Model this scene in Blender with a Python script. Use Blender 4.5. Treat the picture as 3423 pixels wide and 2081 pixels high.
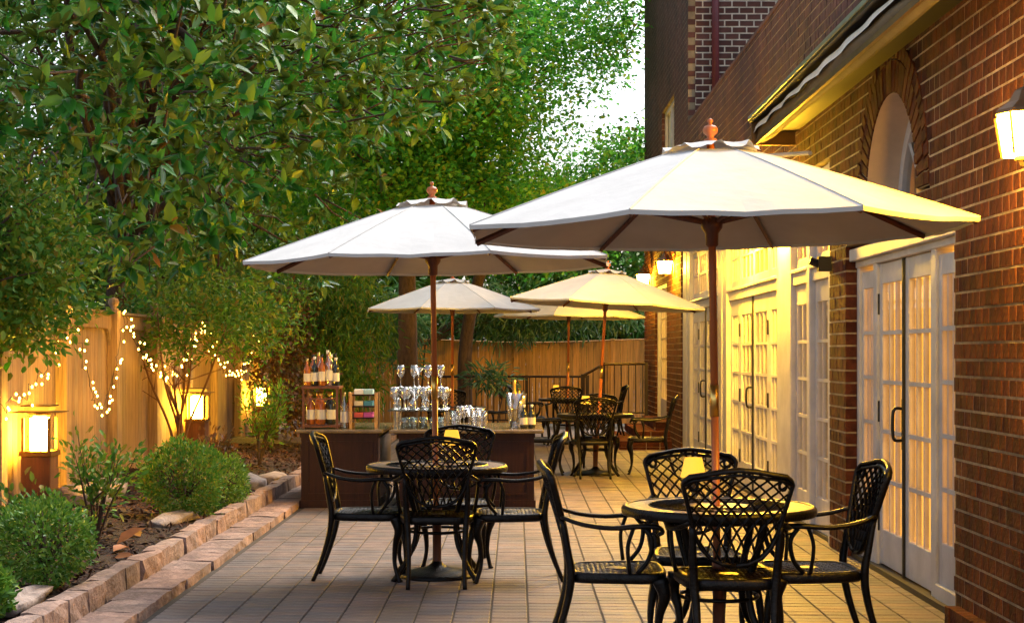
import bpy, bmesh, math, random
import numpy as np
from mathutils import Vector, Matrix
PI = math.pi
sc = bpy.context.scene
for o in list(bpy.data.objects): bpy.data.objects.remove(o)
COL = sc.collection
rnd = random.Random(7)

# ------------------------------------------------------------------ camera, sky, sun, exposure
cam = bpy.data.cameras.new('camera'); camo = bpy.data.objects.new('camera', cam); COL.objects.link(camo)
camo.location = (0, 0, 1.45); camo.rotation_euler = (PI/2, 0, 0)
cam.sensor_width = 36; cam.lens = 56.1; cam.shift_x = -0.0039; cam.shift_y = 0.0408
cam.clip_start = 0.05; cam.clip_end = 3000
sc.camera = camo
SUN_EL, SUN_AZ = math.radians(52), math.radians(35)     # azimuth from +Y, positive towards +X
w = bpy.data.worlds.new('World'); sc.world = w; w.use_nodes = True
nt = w.node_tree; nt.nodes.clear()
sky = nt.nodes.new('ShaderNodeTexSky'); sky.sky_type = 'NISHITA'; sky.sun_disc = False
sky.sun_elevation = SUN_EL; sky.sun_rotation = SUN_AZ; sky.dust_density = 4.0; sky.ozone_density = 1.0
hs = nt.nodes.new('ShaderNodeHueSaturation'); hs.inputs['Saturation'].default_value = 0.6
bg = nt.nodes.new('ShaderNodeBackground'); bg.inputs['Strength'].default_value = 0.15
wo = nt.nodes.new('ShaderNodeOutputWorld')
nt.links.new(sky.outputs[0], hs.inputs['Color']); nt.links.new(hs.outputs[0], bg.inputs['Color']); nt.links.new(bg.outputs[0], wo.inputs[0])
sl = bpy.data.lights.new('sun', 'SUN'); sl.energy = 1.5; sl.angle = math.radians(35); sl.color = (1.0, 0.985, 0.96)
so = bpy.data.objects.new('sun', sl); COL.objects.link(so); so.location = (0, 10, 30)
sd = Vector((math.sin(SUN_AZ)*math.cos(SUN_EL), math.cos(SUN_AZ)*math.cos(SUN_EL), math.sin(SUN_EL)))
so.rotation_euler = sd.to_track_quat('Z', 'Y').to_euler()
sc.view_settings.view_transform = 'Standard'; sc.view_settings.look = 'None'
sc.view_settings.exposure = 1.2; sc.view_settings.gamma = 1.0
try: sc.view_settings.use_curve_mapping = False
except Exception: pass
sc.render.engine = 'CYCLES'
cy = sc.cycles
cy.use_denoising = True
try: cy.denoiser = 'OPENIMAGEDENOISE'
except Exception: pass
cy.max_bounces = 8; cy.diffuse_bounces = 4; cy.glossy_bounces = 3; cy.transmission_bounces = 4; cy.transparent_max_bounces = 12
cy.caustics_reflective = False; cy.caustics_refractive = False; cy.sample_clamp_indirect = 6.0

# ------------------------------------------------------------------ materials
MATS = {}
def N(t, k, **kw):
    n = t.nodes.new(k)
    for a, b in kw.items():
        if a in n.inputs.keys(): n.inputs[a].default_value = b
        else: setattr(n, a, b)
    return n
def mat(name, col, rough=0.6, metal=0.0, var=0.15, scale=6.0, stretch=(1,1,1), bump=0.0, bscale=None, island=0.0, col2=None,
        spec=0.5, trans=0.0, emit=None, estr=0.0, coat=0.0, ramp=None, back=None, detail=4.0, dirt=None):
    if name in MATS: return MATS[name]
    m = bpy.data.materials.new(name); m.use_nodes = True; t = m.node_tree; t.nodes.clear(); L = t.links
    out = N(t, 'ShaderNodeOutputMaterial'); p = N(t, 'ShaderNodeBsdfPrincipled')
    p.inputs['Roughness'].default_value = rough; p.inputs['Metallic'].default_value = metal
    p.inputs['Specular IOR Level'].default_value = spec; p.inputs['Coat Weight'].default_value = coat
    tc = N(t, 'ShaderNodeTexCoord'); mp = N(t, 'ShaderNodeMapping'); mp.inputs['Scale'].default_value = stretch
    L.new(tc.outputs['Object'], mp.inputs[0])
    nz = N(t, 'ShaderNodeTexNoise'); nz.inputs['Scale'].default_value = scale; nz.inputs['Detail'].default_value = detail; nz.inputs['Roughness'].default_value = 0.65
    L.new(mp.outputs[0], nz.inputs['Vector'])
    c2 = col2 if col2 is not None else tuple(c*(1-var) for c in col)
    c1 = col if col2 is not None else tuple(min(1, c*(1+var)) for c in col)
    r = N(t, 'ShaderNodeValToRGB'); r.color_ramp.elements[0].position = 0.33; r.color_ramp.elements[1].position = 0.67
    r.color_ramp.elements[0].color = (*c2, 1); r.color_ramp.elements[1].color = (*c1, 1)
    L.new(nz.outputs['Fac'], r.inputs[0]); cur = r.outputs[0]
    if island or ramp:
        g = N(t, 'ShaderNodeNewGeometry'); oi = N(t, 'ShaderNodeObjectInfo')
        ad = N(t, 'ShaderNodeMath', operation='ADD'); fr = N(t, 'ShaderNodeMath', operation='FRACT')
        L.new(g.outputs['Random Per Island'], ad.inputs[0]); L.new(oi.outputs['Random'], ad.inputs[1]); L.new(ad.outputs[0], fr.inputs[0])
        if ramp:
            rr = N(t, 'ShaderNodeValToRGB'); els = rr.color_ramp.elements
            while len(els) < len(ramp): els.new(0.5)
            for e, (pos, c) in zip(els, ramp): e.position = pos; e.color = (*c, 1)
            L.new(fr.outputs[0], rr.inputs[0])
            mx = N(t, 'ShaderNodeMix', data_type='RGBA', blend_type='MULTIPLY'); mx.inputs[0].default_value = 1.0
            L.new(rr.outputs[0], mx.inputs[6]); L.new(cur, mx.inputs[7]); cur = mx.outputs[2]
        if island:
            mr = N(t, 'ShaderNodeMapRange'); mr.inputs[3].default_value = 1-island; mr.inputs[4].default_value = 1+island
            L.new(fr.outputs[0], mr.inputs[0])
            hv = N(t, 'ShaderNodeHueSaturation'); L.new(cur, hv.inputs['Color']); L.new(mr.outputs[0], hv.inputs['Value']); cur = hv.outputs[0]
    if back is not None:
        g2 = N(t, 'ShaderNodeNewGeometry'); mb_ = N(t, 'ShaderNodeMix', data_type='RGBA')
        L.new(g2.outputs['Backfacing'], mb_.inputs[0]); L.new(cur, mb_.inputs[6]); mb_.inputs[7].default_value = (*back, 1); cur = mb_.outputs[2]
    if dirt:
        g3 = N(t, 'ShaderNodeNewGeometry'); n3 = N(t, 'ShaderNodeTexNoise'); n3.inputs['Scale'].default_value = dirt[0]; n3.inputs['Detail'].default_value = 6; n3.inputs['Roughness'].default_value = 0.6
        L.new(g3.outputs['Position'], n3.inputs['Vector'])
        m3 = N(t, 'ShaderNodeMapRange'); m3.inputs[1].default_value = .32; m3.inputs[2].default_value = .68; m3.inputs[3].default_value = 1-dirt[1]; m3.inputs[4].default_value = 1+dirt[1]*.55
        L.new(n3.outputs['Fac'], m3.inputs[0]); h3 = N(t, 'ShaderNodeHueSaturation'); L.new(cur, h3.inputs['Color']); L.new(m3.outputs[0], h3.inputs['Value']); cur = h3.outputs[0]
    L.new(cur, p.inputs['Base Color'])
    if bump:
        n2 = N(t, 'ShaderNodeTexNoise'); n2.inputs['Scale'].default_value = bscale or scale*4; n2.inputs['Detail'].default_value = 5
        L.new(mp.outputs[0], n2.inputs['Vector'])
        b = N(t, 'ShaderNodeBump'); b.inputs['Strength'].default_value = bump; b.inputs['Distance'].default_value = 0.02
        L.new(n2.outputs['Fac'], b.inputs['Height']); L.new(b.outputs[0], p.inputs['Normal'])
    if emit is not None:
        p.inputs['Emission Color'].default_value = (*emit, 1); p.inputs['Emission Strength'].default_value = estr
    sh = p.outputs[0]
    if trans:
        tr = N(t, 'ShaderNodeBsdfTranslucent'); L.new(cur, tr.inputs[0])
        ms = N(t, 'ShaderNodeMixShader'); ms.inputs[0].default_value = trans
        L.new(sh, ms.inputs[1]); L.new(tr.outputs[0], ms.inputs[2]); sh = ms.outputs[0]
    L.new(sh, out.inputs[0]); MATS[name] = m; return m
def glow(name, col, strength):
    if name in MATS: return MATS[name]
    m = bpy.data.materials.new(name); m.use_nodes = True; t = m.node_tree; t.nodes.clear()
    e = N(t, 'ShaderNodeEmission'); e.inputs[0].default_value = (*col, 1); e.inputs[1].default_value = strength
    o = N(t, 'ShaderNodeOutputMaterial'); t.links.new(e.outputs[0], o.inputs[0]); MATS[name] = m; return m
def thin_glass(name, tint=(1,1,1), refl=0.12, rough=0.03):
    if name in MATS: return MATS[name]
    m = bpy.data.materials.new(name); m.use_nodes = True; t = m.node_tree; t.nodes.clear(); L = t.links
    tr = N(t, 'ShaderNodeBsdfTransparent'); tr.inputs[0].default_value = (*tint, 1)
    gl = N(t, 'ShaderNodeBsdfGlossy'); gl.inputs['Roughness'].default_value = rough
    lw = N(t, 'ShaderNodeLayerWeight'); lw.inputs[0].default_value = 0.35
    mr = N(t, 'ShaderNodeMapRange'); mr.inputs[3].default_value = refl*0.5; mr.inputs[4].default_value = min(1, refl*4)
    L.new(lw.outputs['Facing'], mr.inputs[0])
    ms = N(t, 'ShaderNodeMixShader'); L.new(mr.outputs[0], ms.inputs[0]); L.new(tr.outputs[0], ms.inputs[1]); L.new(gl.outputs[0], ms.inputs[2])
    o = N(t, 'ShaderNodeOutputMaterial'); L.new(ms.outputs[0], o.inputs[0]); MATS[name] = m; return m

M_brick = mat('brick', (0.105, 0.031, 0.012), 0.95, dirt=(1.7, .45), spec=0.2, var=0.4, scale=9, bump=0.5, bscale=60, ramp=[(0, (0.55, 0.5, 0.5)), (0.35, (0.95, 0.85, 0.8)), (0.75, (1.15, 1.1, 1.0)), (1, (0.75, 0.6, 0.55))])
M_brick_dark = mat('brick_old', (0.12, 0.045, 0.034), 0.9, dirt=(1.1, .5), var=0.3, scale=7, bump=0.5, bscale=50, ramp=[(0, (0.55, 0.55, 0.6)), (0.5, (1, 1, 1)), (1, (0.8, 0.7, 0.6))])
M_mortar = mat('mortar', (0.42, 0.31, 0.17), 0.95, dirt=(2.2, .55), var=0.25, scale=14, bump=0.4)
M_mortar_pale = mat('mortar_pale', (0.68, 0.62, 0.52), 0.95, var=0.2, scale=14, bump=0.4)
M_mortar_dark = mat('mortar_dark', (0.24, 0.19, 0.12), 0.95, var=0.45, scale=3, bump=0.4)  # darker, blotchier brown mortar for the upper side wall
M_white = mat('white_paint', (0.56, 0.53, 0.49), 0.45, dirt=(2.5, .14), var=0.06, scale=5, bump=0.06, bscale=40)
M_cream = mat('cream_paint', (0.62, 0.48, 0.33), 0.55, var=0.12, scale=5, stretch=(1, 1, 0.2))
M_curtain_glow = mat('curtain', (0.62, 0.40, 0.16), 0.85, var=0.12, scale=5, emit=(1.0, 0.45, 0.06), estr=0.85)  # room light put into the cloth as warm emission
M_curtain_glow_dim = mat('curtain_glow_dim', (0.62, 0.53, 0.42), 0.85, var=0.15, scale=3, emit=(1.0, 0.55, 0.18), estr=0.22)  # weaker emission in the cloth, standing in for room light
M_pane = thin_glass('window_glass', (0.97, 0.96, 0.93), 0.10)
M_black = mat('black_cast_metal', (0.012, 0.010, 0.009), 0.38, 0.75, var=0.4, scale=20, bump=0.25, bscale=90, spec=0.5)
M_tabletop = mat('mosaic_tabletop', (0.24, 0.165, 0.115), 0.38, 0.05, var=0.6, scale=38, bump=0.5, bscale=60)
M_teak = mat('teak_wood', (0.40, 0.115, 0.03), 0.42, var=0.3, scale=5, stretch=(6, 6, 0.5), bump=0.1)
M_teakdark = mat('teak_dark', (0.13, 0.042, 0.02), 0.5, var=0.3, scale=5, stretch=(6, 6, 0.5))
M_canvas = mat('canvas', (0.57, 0.555, 0.525), 0.9, var=0.07, scale=2.5, bump=0.3, bscale=7, trans=0.04, spec=0.1)
M_brass = mat('brass', (0.75, 0.48, 0.13), 0.28, 1.0, var=0.1)
M_paver = mat('paver', (0.155, 0.128, 0.116), 0.6, dirt=(1.3, .38), var=0.28, scale=7, bump=0.3, bscale=55, ramp=[(0, (0.72, 0.75, 0.80)), (0.3, (1.0, 0.95, 0.9)), (0.6, (1.18, 0.97, 0.85)), (0.85, (0.85, 0.88, 0.95)), (1, (1.25, 1.03, 0.88))])
M_joint = mat('paver_joint', (0.055, 0.045, 0.036), 0.95, var=0.3, scale=20)
M_stone = mat('kerb_stone', (0.29, 0.205, 0.17), 0.85, dirt=(5, .4), var=0.3, scale=9, bump=0.9, bscale=28, ramp=[(0, (0.75, 0.72, 0.72)), (0.4, (1.0, 0.98, 0.95)), (0.7, (1.15, 1.0, 0.88)), (1, (0.92, 0.85, 0.82))])
M_rock = mat('field_rock', (0.33, 0.26, 0.22), 0.9, var=0.35, scale=8, bump=0.9, bscale=25)
M_soil = mat('mulch', (0.024, 0.011, 0.006), 0.95, var=0.5, scale=25, bump=1.0, bscale=60)
M_chip = mat('bark_chip', (0.06, 0.024, 0.012), 0.9, var=0.3, ramp=[(0, (0.5, 0.5, 0.5)), (0.6, (1, 0.95, 0.9)), (1, (1.9, 1.6, 1.3))])
M_ground = mat('dirt', (0.09, 0.075, 0.05), 0.95, var=0.3, scale=1.5)
M_fence = mat('cedar_board', (0.35, 0.245, 0.16), 0.8, var=0.38, scale=4, stretch=(14, 14, 0.55), bump=0.4, bscale=10, ramp=[(0, (0.70, 0.70, 0.72)), (0.35, (1.0, 0.97, 0.9)), (0.7, (1.15, 1.02, 0.85)), (1, (0.82, 0.74, 0.66))])
M_fence_b = mat('brown_board', (0.46, 0.25, 0.075), 0.8, var=0.3, scale=4, stretch=(14, 14, 0.55), bump=0.4, bscale=10, ramp=[(0, (0.78, 0.76, 0.75)), (0.5, (1.0, 0.98, 0.95)), (1, (1.2, 1.08, 0.95))])
M_barwood = mat('mahogany', (0.026, 0.008, 0.0045), 0.5, var=0.4, scale=4, stretch=(8, 8, 0.6), spec=0.25)
M_bartop = mat('bar_top', (0.16, 0.115, 0.055), 0.22, var=0.3, scale=10, coat=0.3)
M_tan = mat('tan_panel', (0.30, 0.20, 0.14), 0.6, var=0.15, scale=4, stretch=(1, 1, 4))
M_maroon = mat('maroon_pipe', (0.13, 0.018, 0.025), 0.4, var=0.15)
M_darkmetal = mat('dark_metal', (0.018, 0.016, 0.015), 0.45, 0.5, var=0.2)
M_rail = mat('rail_metal', (0.028, 0.014, 0.012), 0.5, 0.3, var=0.2)
M_bronze = mat('bronze', (0.16, 0.085, 0.03), 0.45, 0.6, var=0.25)
M_postwood = mat('lantern_post', (0.11, 0.035, 0.016), 0.6, var=0.3, scale=5, stretch=(6, 6, 0.6))
M_awning = mat('awning_fabric', (0.14, 0.105, 0.06), 0.85, var=0.2, scale=4, bump=0.2)
M_lamp = glow('lantern_glass', (1.0, 0.55, 0.03), 150.0)
LAMPC = (1.0, 0.53, 0.025)
M_bulb = glow('fairy_bulb', (1.0, 0.50, 0.06), 30.0)
M_shade = mat('lamp_shade', (0.45, 0.26, 0.06), 0.8, var=0.03, emit=(1.0, 0.48, 0.035), estr=0.6)
M_bark = mat('bark', (0.075, 0.045, 0.03), 0.95, var=0.4, scale=8, stretch=(3, 3, 0.8), bump=0.8)
M_barkred = mat('smooth_bark', (0.17, 0.075, 0.035), 0.8, var=0.3, scale=8)
M_mag = mat('magnolia_leaf', (0.95, 0.95, 0.95), 0.38, var=0.1, scale=3, spec=0.42, trans=0.40, back=(0.075, 0.125, 0.018),
            ramp=[(0, (0.015, 0.10, 0.018)), (0.45, (0.05, 0.28, 0.028)), (0.80, (0.22, 0.36, 0.018)), (0.97, (0.18, 0.22, 0.022)), (1, (0.30, 0.13, 0.015))])
M_maple = mat('maple_leaf', (0.95, 0.95, 0.95), 0.55, var=0.05, scale=2, spec=0.2, trans=0.5,
              ramp=[(0, (0.045, 0.24, 0.035)), (0.5, (0.10, 0.38, 0.035)), (0.9, (0.25, 0.46, 0.04)), (1, (0.36, 0.38, 0.04))])
M_dark = mat('evergreen_leaf', (0.95, 0.95, 0.95), 0.5, var=0.05, spec=0.2, trans=0.2,
             ramp=[(0, (0.035, 0.13, 0.018)), (0.6, (0.085, 0.24, 0.026)), (1, (0.18, 0.24, 0.03))])
M_olive = mat('olive_leaf', (0.95, 0.95, 0.95), 0.5, var=0.05, spec=0.25, trans=0.28,
              ramp=[(0, (0.04, 0.16, 0.02)), (0.5, (0.11, 0.27, 0.03)), (0.85, (0.22, 0.30, 0.035)), (1, (0.28, 0.21, 0.03))])
M_box = mat('boxwood_leaf', (0.95, 0.95, 0.95), 0.45, var=0.05, trans=0.22,
            ramp=[(0, (0.05, 0.16, 0.018)), (0.5, (0.13, 0.30, 0.028)), (1, (0.26, 0.38, 0.045))])
M_rust = mat('rust_leaf', (0.95, 0.95, 0.95), 0.5, var=0.05, trans=0.3,
             ramp=[(0, (0.09, 0.06, 0.02)), (0.5, (0.20, 0.075, 0.02)), (1, (0.09, 0.10, 0.03))])
M_bamboo = mat('bamboo_leaf', (0.95, 0.95, 0.95), 0.4, var=0.05, trans=0.3,
               ramp=[(0, (0.04, 0.13, 0.05)), (0.6, (0.09, 0.22, 0.07)), (1, (0.20, 0.30, 0.13))])
M_clear = thin_glass('drinking_glass', (0.96, 0.96, 0.95), 0.55, 0.08)
M_amber = mat('amber_glass', (0.36, 0.10, 0.012), 0.1, var=0.2, coat=0.4)
M_dkglass = mat('dark_bottle', (0.016, 0.02, 0.012), 0.08, var=0.2, coat=0.5)
M_label = mat('paper_label', (0.75, 0.70, 0.60), 0.7, var=0.08)
M_goldwood = mat('pale_wood', (0.55, 0.30, 0.10), 0.5, var=0.2, scale=5, stretch=(6, 6, 0.6))

# ------------------------------------------------------------------ mesh helpers
class MB:
    def __init__(s): s.v = []; s.f = []
    def add(s, vs, fs):
        o = len(s.v); s.v.extend([tuple(v) for v in vs]); s.f.extend([tuple(i+o for i in f) for f in fs])
    def box(s, x0, x1, y0, y1, z0, z1):
        s.add([(x0,y0,z0),(x1,y0,z0),(x1,y1,z0),(x0,y1,z0),(x0,y0,z1),(x1,y0,z1),(x1,y1,z1),(x0,y1,z1)],
              [(0,3,2,1),(4,5,6,7),(0,1,5,4),(1,2,6,5),(2,3,7,6),(3,0,4,7)])
    def cbox(s, x0, x1, y0, y1, z0, z1, c=0.005):          # box with chamfered upper edges
        s.add([(x0,y0,z0),(x1,y0,z0),(x1,y1,z0),(x0,y1,z0),(x0,y0,z1-c),(x1,y0,z1-c),(x1,y1,z1-c),(x0,y1,z1-c),
               (x0+c,y0+c,z1),(x1-c,y0+c,z1),(x1-c,y1-c,z1),(x0+c,y1-c,z1)],
              [(0,3,2,1),(8,9,10,11),(0,1,5,4),(1,2,6,5),(2,3,7,6),(3,0,4,7),(4,5,9,8),(5,6,10,9),(6,7,11,10),(7,4,8,11)])
    def tube(s, pts, r, n=6, caps=True, flat=None):
        P = [Vector(p) for p in pts]; k = len(P)
        R = list(r) if hasattr(r, '__len__') else [r]*k
        tang = [(P[min(i+1,k-1)]-P[max(i-1,0)]).normalized() for i in range(k)]
        up = Vector((0,0,1)) if abs(tang[0].z) < 0.9 else Vector((1,0,0))
        a = tang[0].cross(up).normalized(); vs = []
        for i in range(k):
            a = (a - tang[i]*a.dot(tang[i])); a = a.normalized() if a.length > 1e-6 else tang[i].orthogonal().normalized()
            b = tang[i].cross(a)
            fa, fb = flat if flat else (1, 1)
            for j in range(n):
                t = 2*PI*j/n; vs.append(P[i] + a*(math.cos(t)*R[i]*fa) + b*(math.sin(t)*R[i]*fb))
        fs = [(i*n+j, i*n+(j+1)%n, (i+1)*n+(j+1)%n, (i+1)*n+j) for i in range(k-1) for j in range(n)]
        if caps: fs += [tuple(range(n))[::-1], tuple((k-1)*n+j for j in range(n))]
        s.add(vs, fs)
    def lathe(s, prof, n=16, c=(0,0,0), close=True):
        vs = [(c[0]+r*math.cos(2*PI*j/n), c[1]+r*math.sin(2*PI*j/n), c[2]+z) for r, z in prof for j in range(n)]
        k = len(prof)
        fs = [(i*n+j, i*n+(j+1)%n, (i+1)*n+(j+1)%n, (i+1)*n+j) for i in range(k-1) for j in range(n)]
        if close: fs += [tuple(range(n))[::-1], tuple((k-1)*n+j for j in range(n))]
        s.add(vs, fs)
    def mesh(s, name, m, smooth=False):
        me = bpy.data.meshes.new(name); me.from_pydata(s.v, [], s.f); me.update()
        if m: me.materials.append(m)
        if smooth: me.polygons.foreach_set('use_smooth', [True]*len(me.polygons))
        return me
def spl(pts, n=5):
    P = [Vector(p) for p in pts]; P = [2*P[0]-P[1]] + P + [2*P[-1]-P[-2]]; out = []
    for i in range(1, len(P)-2):
        for j in range(n):
            t = j/n; a, b, c, d = P[i-1], P[i], P[i+1], P[i+2]
            out.append(0.5*((2*b)+(c-a)*t+(2*a-5*b+4*c-d)*t*t+(3*b-a-3*c+d)*t**3))
    out.append(P[-2]); return out
def lerps(vals, n):
    k = len(vals)-1
    return [vals[min(int(i/(n-1)*k), k-1)]*(1-(i/(n-1)*k-min(int(i/(n-1)*k), k-1))) + vals[min(int(i/(n-1)*k), k-1)+1]*(i/(n-1)*k-min(int(i/(n-1)*k), k-1)) for i in range(n)]
WL = {}
def tag(o, label=None, cat=None, group=None, kind=None):
    if label: o['label'] = label
    if cat: o['category'] = cat
    if group: o['group'] = group
    if kind: o['kind'] = kind
    return o
def thing(name, label, cat, loc=(0,0,0), rz=0, group=None):
    o = bpy.data.objects.new(name, None); COL.objects.link(o); o.empty_display_size = 0.1
    o.location = loc; o.rotation_euler = (0, 0, rz); WL[o.name] = Vector(loc)
    return tag(o, label, cat, group)
def link(name, me, parent=None, loc=None):
    o = bpy.data.objects.new(name, me); COL.objects.link(o)
    if parent: o.parent = parent
    if loc is not None: o.location = loc
    return o
def wpart(name, mb, m, parent=None, smooth=False, kind=None):       # part given in world coordinates
    o = link(name, mb.mesh(name, m, smooth) if isinstance(mb, MB) else mb, parent)
    if parent is not None:
        o.location = -WL.get(parent.name, Vector((0,0,0)))
    WL[o.name] = Vector((0,0,0))
    if kind: o['kind'] = kind
    return o
def part(name, mb, m, parent, smooth=False):                        # part given in its thing's own coordinates
    return link(name, mb.mesh(name, m, smooth), parent)
def copy_tree(o, parent=None):
    c = o.copy(); COL.objects.link(c); c.parent = parent
    for ch in o.children: copy_tree(ch, c)
    return c
def bev(o, wd=0.006, seg=2):
    b = o.modifiers.new('bevel', 'BEVEL'); b.width = wd; b.segments = seg; b.limit_method = 'ANGLE'; return o

def leaf_mesh(name, C, D, Nn, ln, wd, m, fold=0.25, curl=0.15):
    n = len(C); D = D/np.linalg.norm(D, axis=1, keepdims=True)
    S = np.cross(D, Nn); S /= (np.linalg.norm(S, axis=1, keepdims=True)+1e-9); U = np.cross(S, D)
    ln = ln[:, None]; wd = wd[:, None]
    V = np.empty((n, 6, 3))
    V[:,0] = C; V[:,3] = C + D*ln - U*ln*curl
    for k, a, sd_ in ((1, .32, 1), (2, .70, 1), (4, .70, -1), (5, .32, -1)):
        wv = 0.5 if a < .5 else 0.42
        V[:,k] = C + D*ln*a + S*wd*wv*sd_ + U*(wd*fold - ln*curl*a*a)
    me = bpy.data.meshes.new(name); me.vertices.add(n*6); me.vertices.foreach_set('co', V.ravel())
    b = (np.arange(n)*6)[:, None]
    loops = np.concatenate([b+np.array([[0,1,2,3]]), b+np.array([[0,3,4,5]])], 1).ravel()
    me.loops.add(n*8); me.loops.foreach_set('vertex_index', loops.astype(np.int32))
    me.polygons.add(n*2); me.polygons.foreach_set('loop_start', (np.arange(n*2)*4).astype(np.int32))
    me.polygons.foreach_set('loop_total', np.full(n*2, 4, np.int32)); me.update(calc_edges=True)
    me.materials.append(m); return me
def unit(rs, n):
    v = rs.normal(size=(n, 3)); return v/np.linalg.norm(v, axis=1, keepdims=True)
def cloud(rs, ells, n, shell=0.55, thin=0.0, freq=1.6):
    """points in a union of ellipsoids (cx,cy,cz,rx,ry,rz,weight), thinned by a wavy field so that gaps open"""
    ws = np.array([e[6] for e in ells]); ws = ws/ws.sum(); out = []; got = 0
    ph = rs.uniform(0, 6.28, 6)
    while got < n:
        k = rs.choice(len(ells), n, p=ws); E = np.array(ells)[k]
        r = rs.uniform(shell**3, 1, n)**(1/3); P = E[:, :3] + unit(rs, n)*r[:, None]*E[:, 3:6]
        f = (np.sin(P[:,0]*freq+ph[0]+1.3*np.sin(P[:,2]*freq*.7+ph[1]))+np.sin(P[:,1]*freq*.9+ph[2])+np.sin(P[:,2]*freq*1.2+ph[3]+np.sin(P[:,0]*freq*.6+ph[4])))/3
        P = P[f > thin*2-1+rs.uniform(-.15, .15, n)*0.6] if thin > 0 else P
        out.append(P); got += len(P)
    return np.concatenate(out)[:n]
def spread(rs, cl, per, sig, up=0.3):
    n = len(cl)*per; base = np.repeat(cl, per, 0); off = rs.normal(size=(n, 3))*np.array(sig)
    D = off + rs.normal(size=(n, 3))*0.6*np.mean(sig); D[:,2] += up*np.mean(sig)
    return base+off, D

# ================================================================== GROUND, PATIO, KERB, BED
g = MB(); g.box(-400, 400, -60, 900, -0.4, -0.06); tag(wpart('ground', g, M_ground), kind='structure')
slab = MB(); slab.box(-2.035, 2.46, 4.6, 30.4, -0.05, -0.006)
patio = tag(wpart('patio', slab, M_joint), kind='structure')
PW, PL = 0.206, 0.103
pvs = []
for i in range(-10, 12):
    x0 = 0.0655 + i*PW
    for j in range(int(4.6/PL), int(30.3/PL)):
        a, b = max(x0, -2.03), min(x0+PW, 2.44)
        if b-a > 0.03: pvs.append((a, b, j*PL, (j+1)*PL))
def px(x, y, z): return 1241.7+3840*x/y, 849.4-3840*(z-1.45)/y
vis = [p for p in pvs if p[2] > 8.5 and -2.3 < p[0] < 2.3 and 0 < px(p[0], p[2], 0)[0] < 2400 and abs((p[1]-p[0])-PW) < 1e-6]
vis.sort(key=lambda p: p[2]); near = set(vis[:300])
pm = MB(); jx, jy = 0.0050, 0.0036
pm.cbox(-PW/2+jx, PW/2-jx, -PL/2+jy, PL/2-jy, -0.03, 0.0, 0.003); pme = pm.mesh('paver', M_paver)
fld = MB()
for p in pvs:
    dz = rnd.uniform(-0.0012, 0.0012)
    if p in near:
        o = link('paver', pme, patio, ((p[0]+p[1])/2, (p[2]+p[3])/2, dz)); o.rotation_euler = (rnd.gauss(0, .002), rnd.gauss(0, .002), rnd.gauss(0, .0015))
    else: fld.cbox(p[0]+jx, p[1]-jx, p[2]+jy, p[3]-jy, -0.03, dz, 0.003)
wpart('paver_field', fld, M_paver, patio, kind='stuff')

rs = np.random.RandomState(3)
def stone_mesh(lx, ly, lz, seed, rough=0.012, round_=0.02):
    bm = bmesh.new(); bmesh.ops.create_cube(bm, size=1)
    bmesh.ops.subdivide_edges(bm, edges=bm.edges[:], cuts=2, use_grid_fill=True)
    r = random.Random(seed)
    for v in bm.verts:
        q = [abs(c) > 0.49 for c in v.co]; k = sum(q)
        v.co.x *= lx; v.co.y *= ly; v.co.z *= lz
        if k >= 2:
            for a, l in ((0, lx), (1, ly), (2, lz)):
                if q[a]: v.co[a] -= math.copysign(round_*(0.55 if k == 2 else 0.9), v.co[a])
        v.co += Vector((r.gauss(0, rough), r.gauss(0, rough), r.gauss(0, rough)))*0.6
    me = bpy.data.meshes.new('stone'); bm.to_mesh(me); bm.free(); return me
kerb = MB(); kerb.box(-2.28, -2.075, 4.6, 29.5, -0.05, 0.02); kerb.box(-2.40, -2.335, 4.6, 29.5, -0.05, 0.10)
kerbo = tag(wpart('kerb', kerb, M_joint), kind='structure')
sm_low = [stone_mesh(0.262, 0.42, 0.11, k, 0.0035, 0.006) for k in range(6)]
sm_up = [stone_mesh(0.135, 0.40, 0.20, k+20, 0.006, 0.010) for k in range(8)]
for m_ in sm_low+sm_up: m_.materials.append(M_stone)
y = 5.0; k = 0
while y < 28.5:
    o = link('stone', sm_low[k % 6], kerbo, (-2.168+rnd.gauss(0, .004), y, 0.006+rnd.gauss(0, .003))); o.rotation_euler = (0, rnd.gauss(0, .012), rnd.gauss(0, .012)+(PI if rnd.random() < .5 else 0)); s_ = rnd.uniform(.94, 1.06); o.scale = (1, s_, 1)
    y += 0.212*s_+0.210; k += 1
y = 5.1; k = 0
while y < 28.5:
    s_ = rnd.uniform(.75, 1.25)
    o = link('stone', sm_up[k % 8], kerbo, (-2.365+rnd.gauss(0, .006), y+0.201*s_, 0.078+rnd.gauss(0, .004))); o.rotation_euler = (rnd.gauss(0, .012), rnd.gauss(0, .015), rnd.gauss(0, .012)+(PI if rnd.random() < .5 else 0)); o.scale = (1, s_, 1)
    y += 0.404*s_; k += 1

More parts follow.
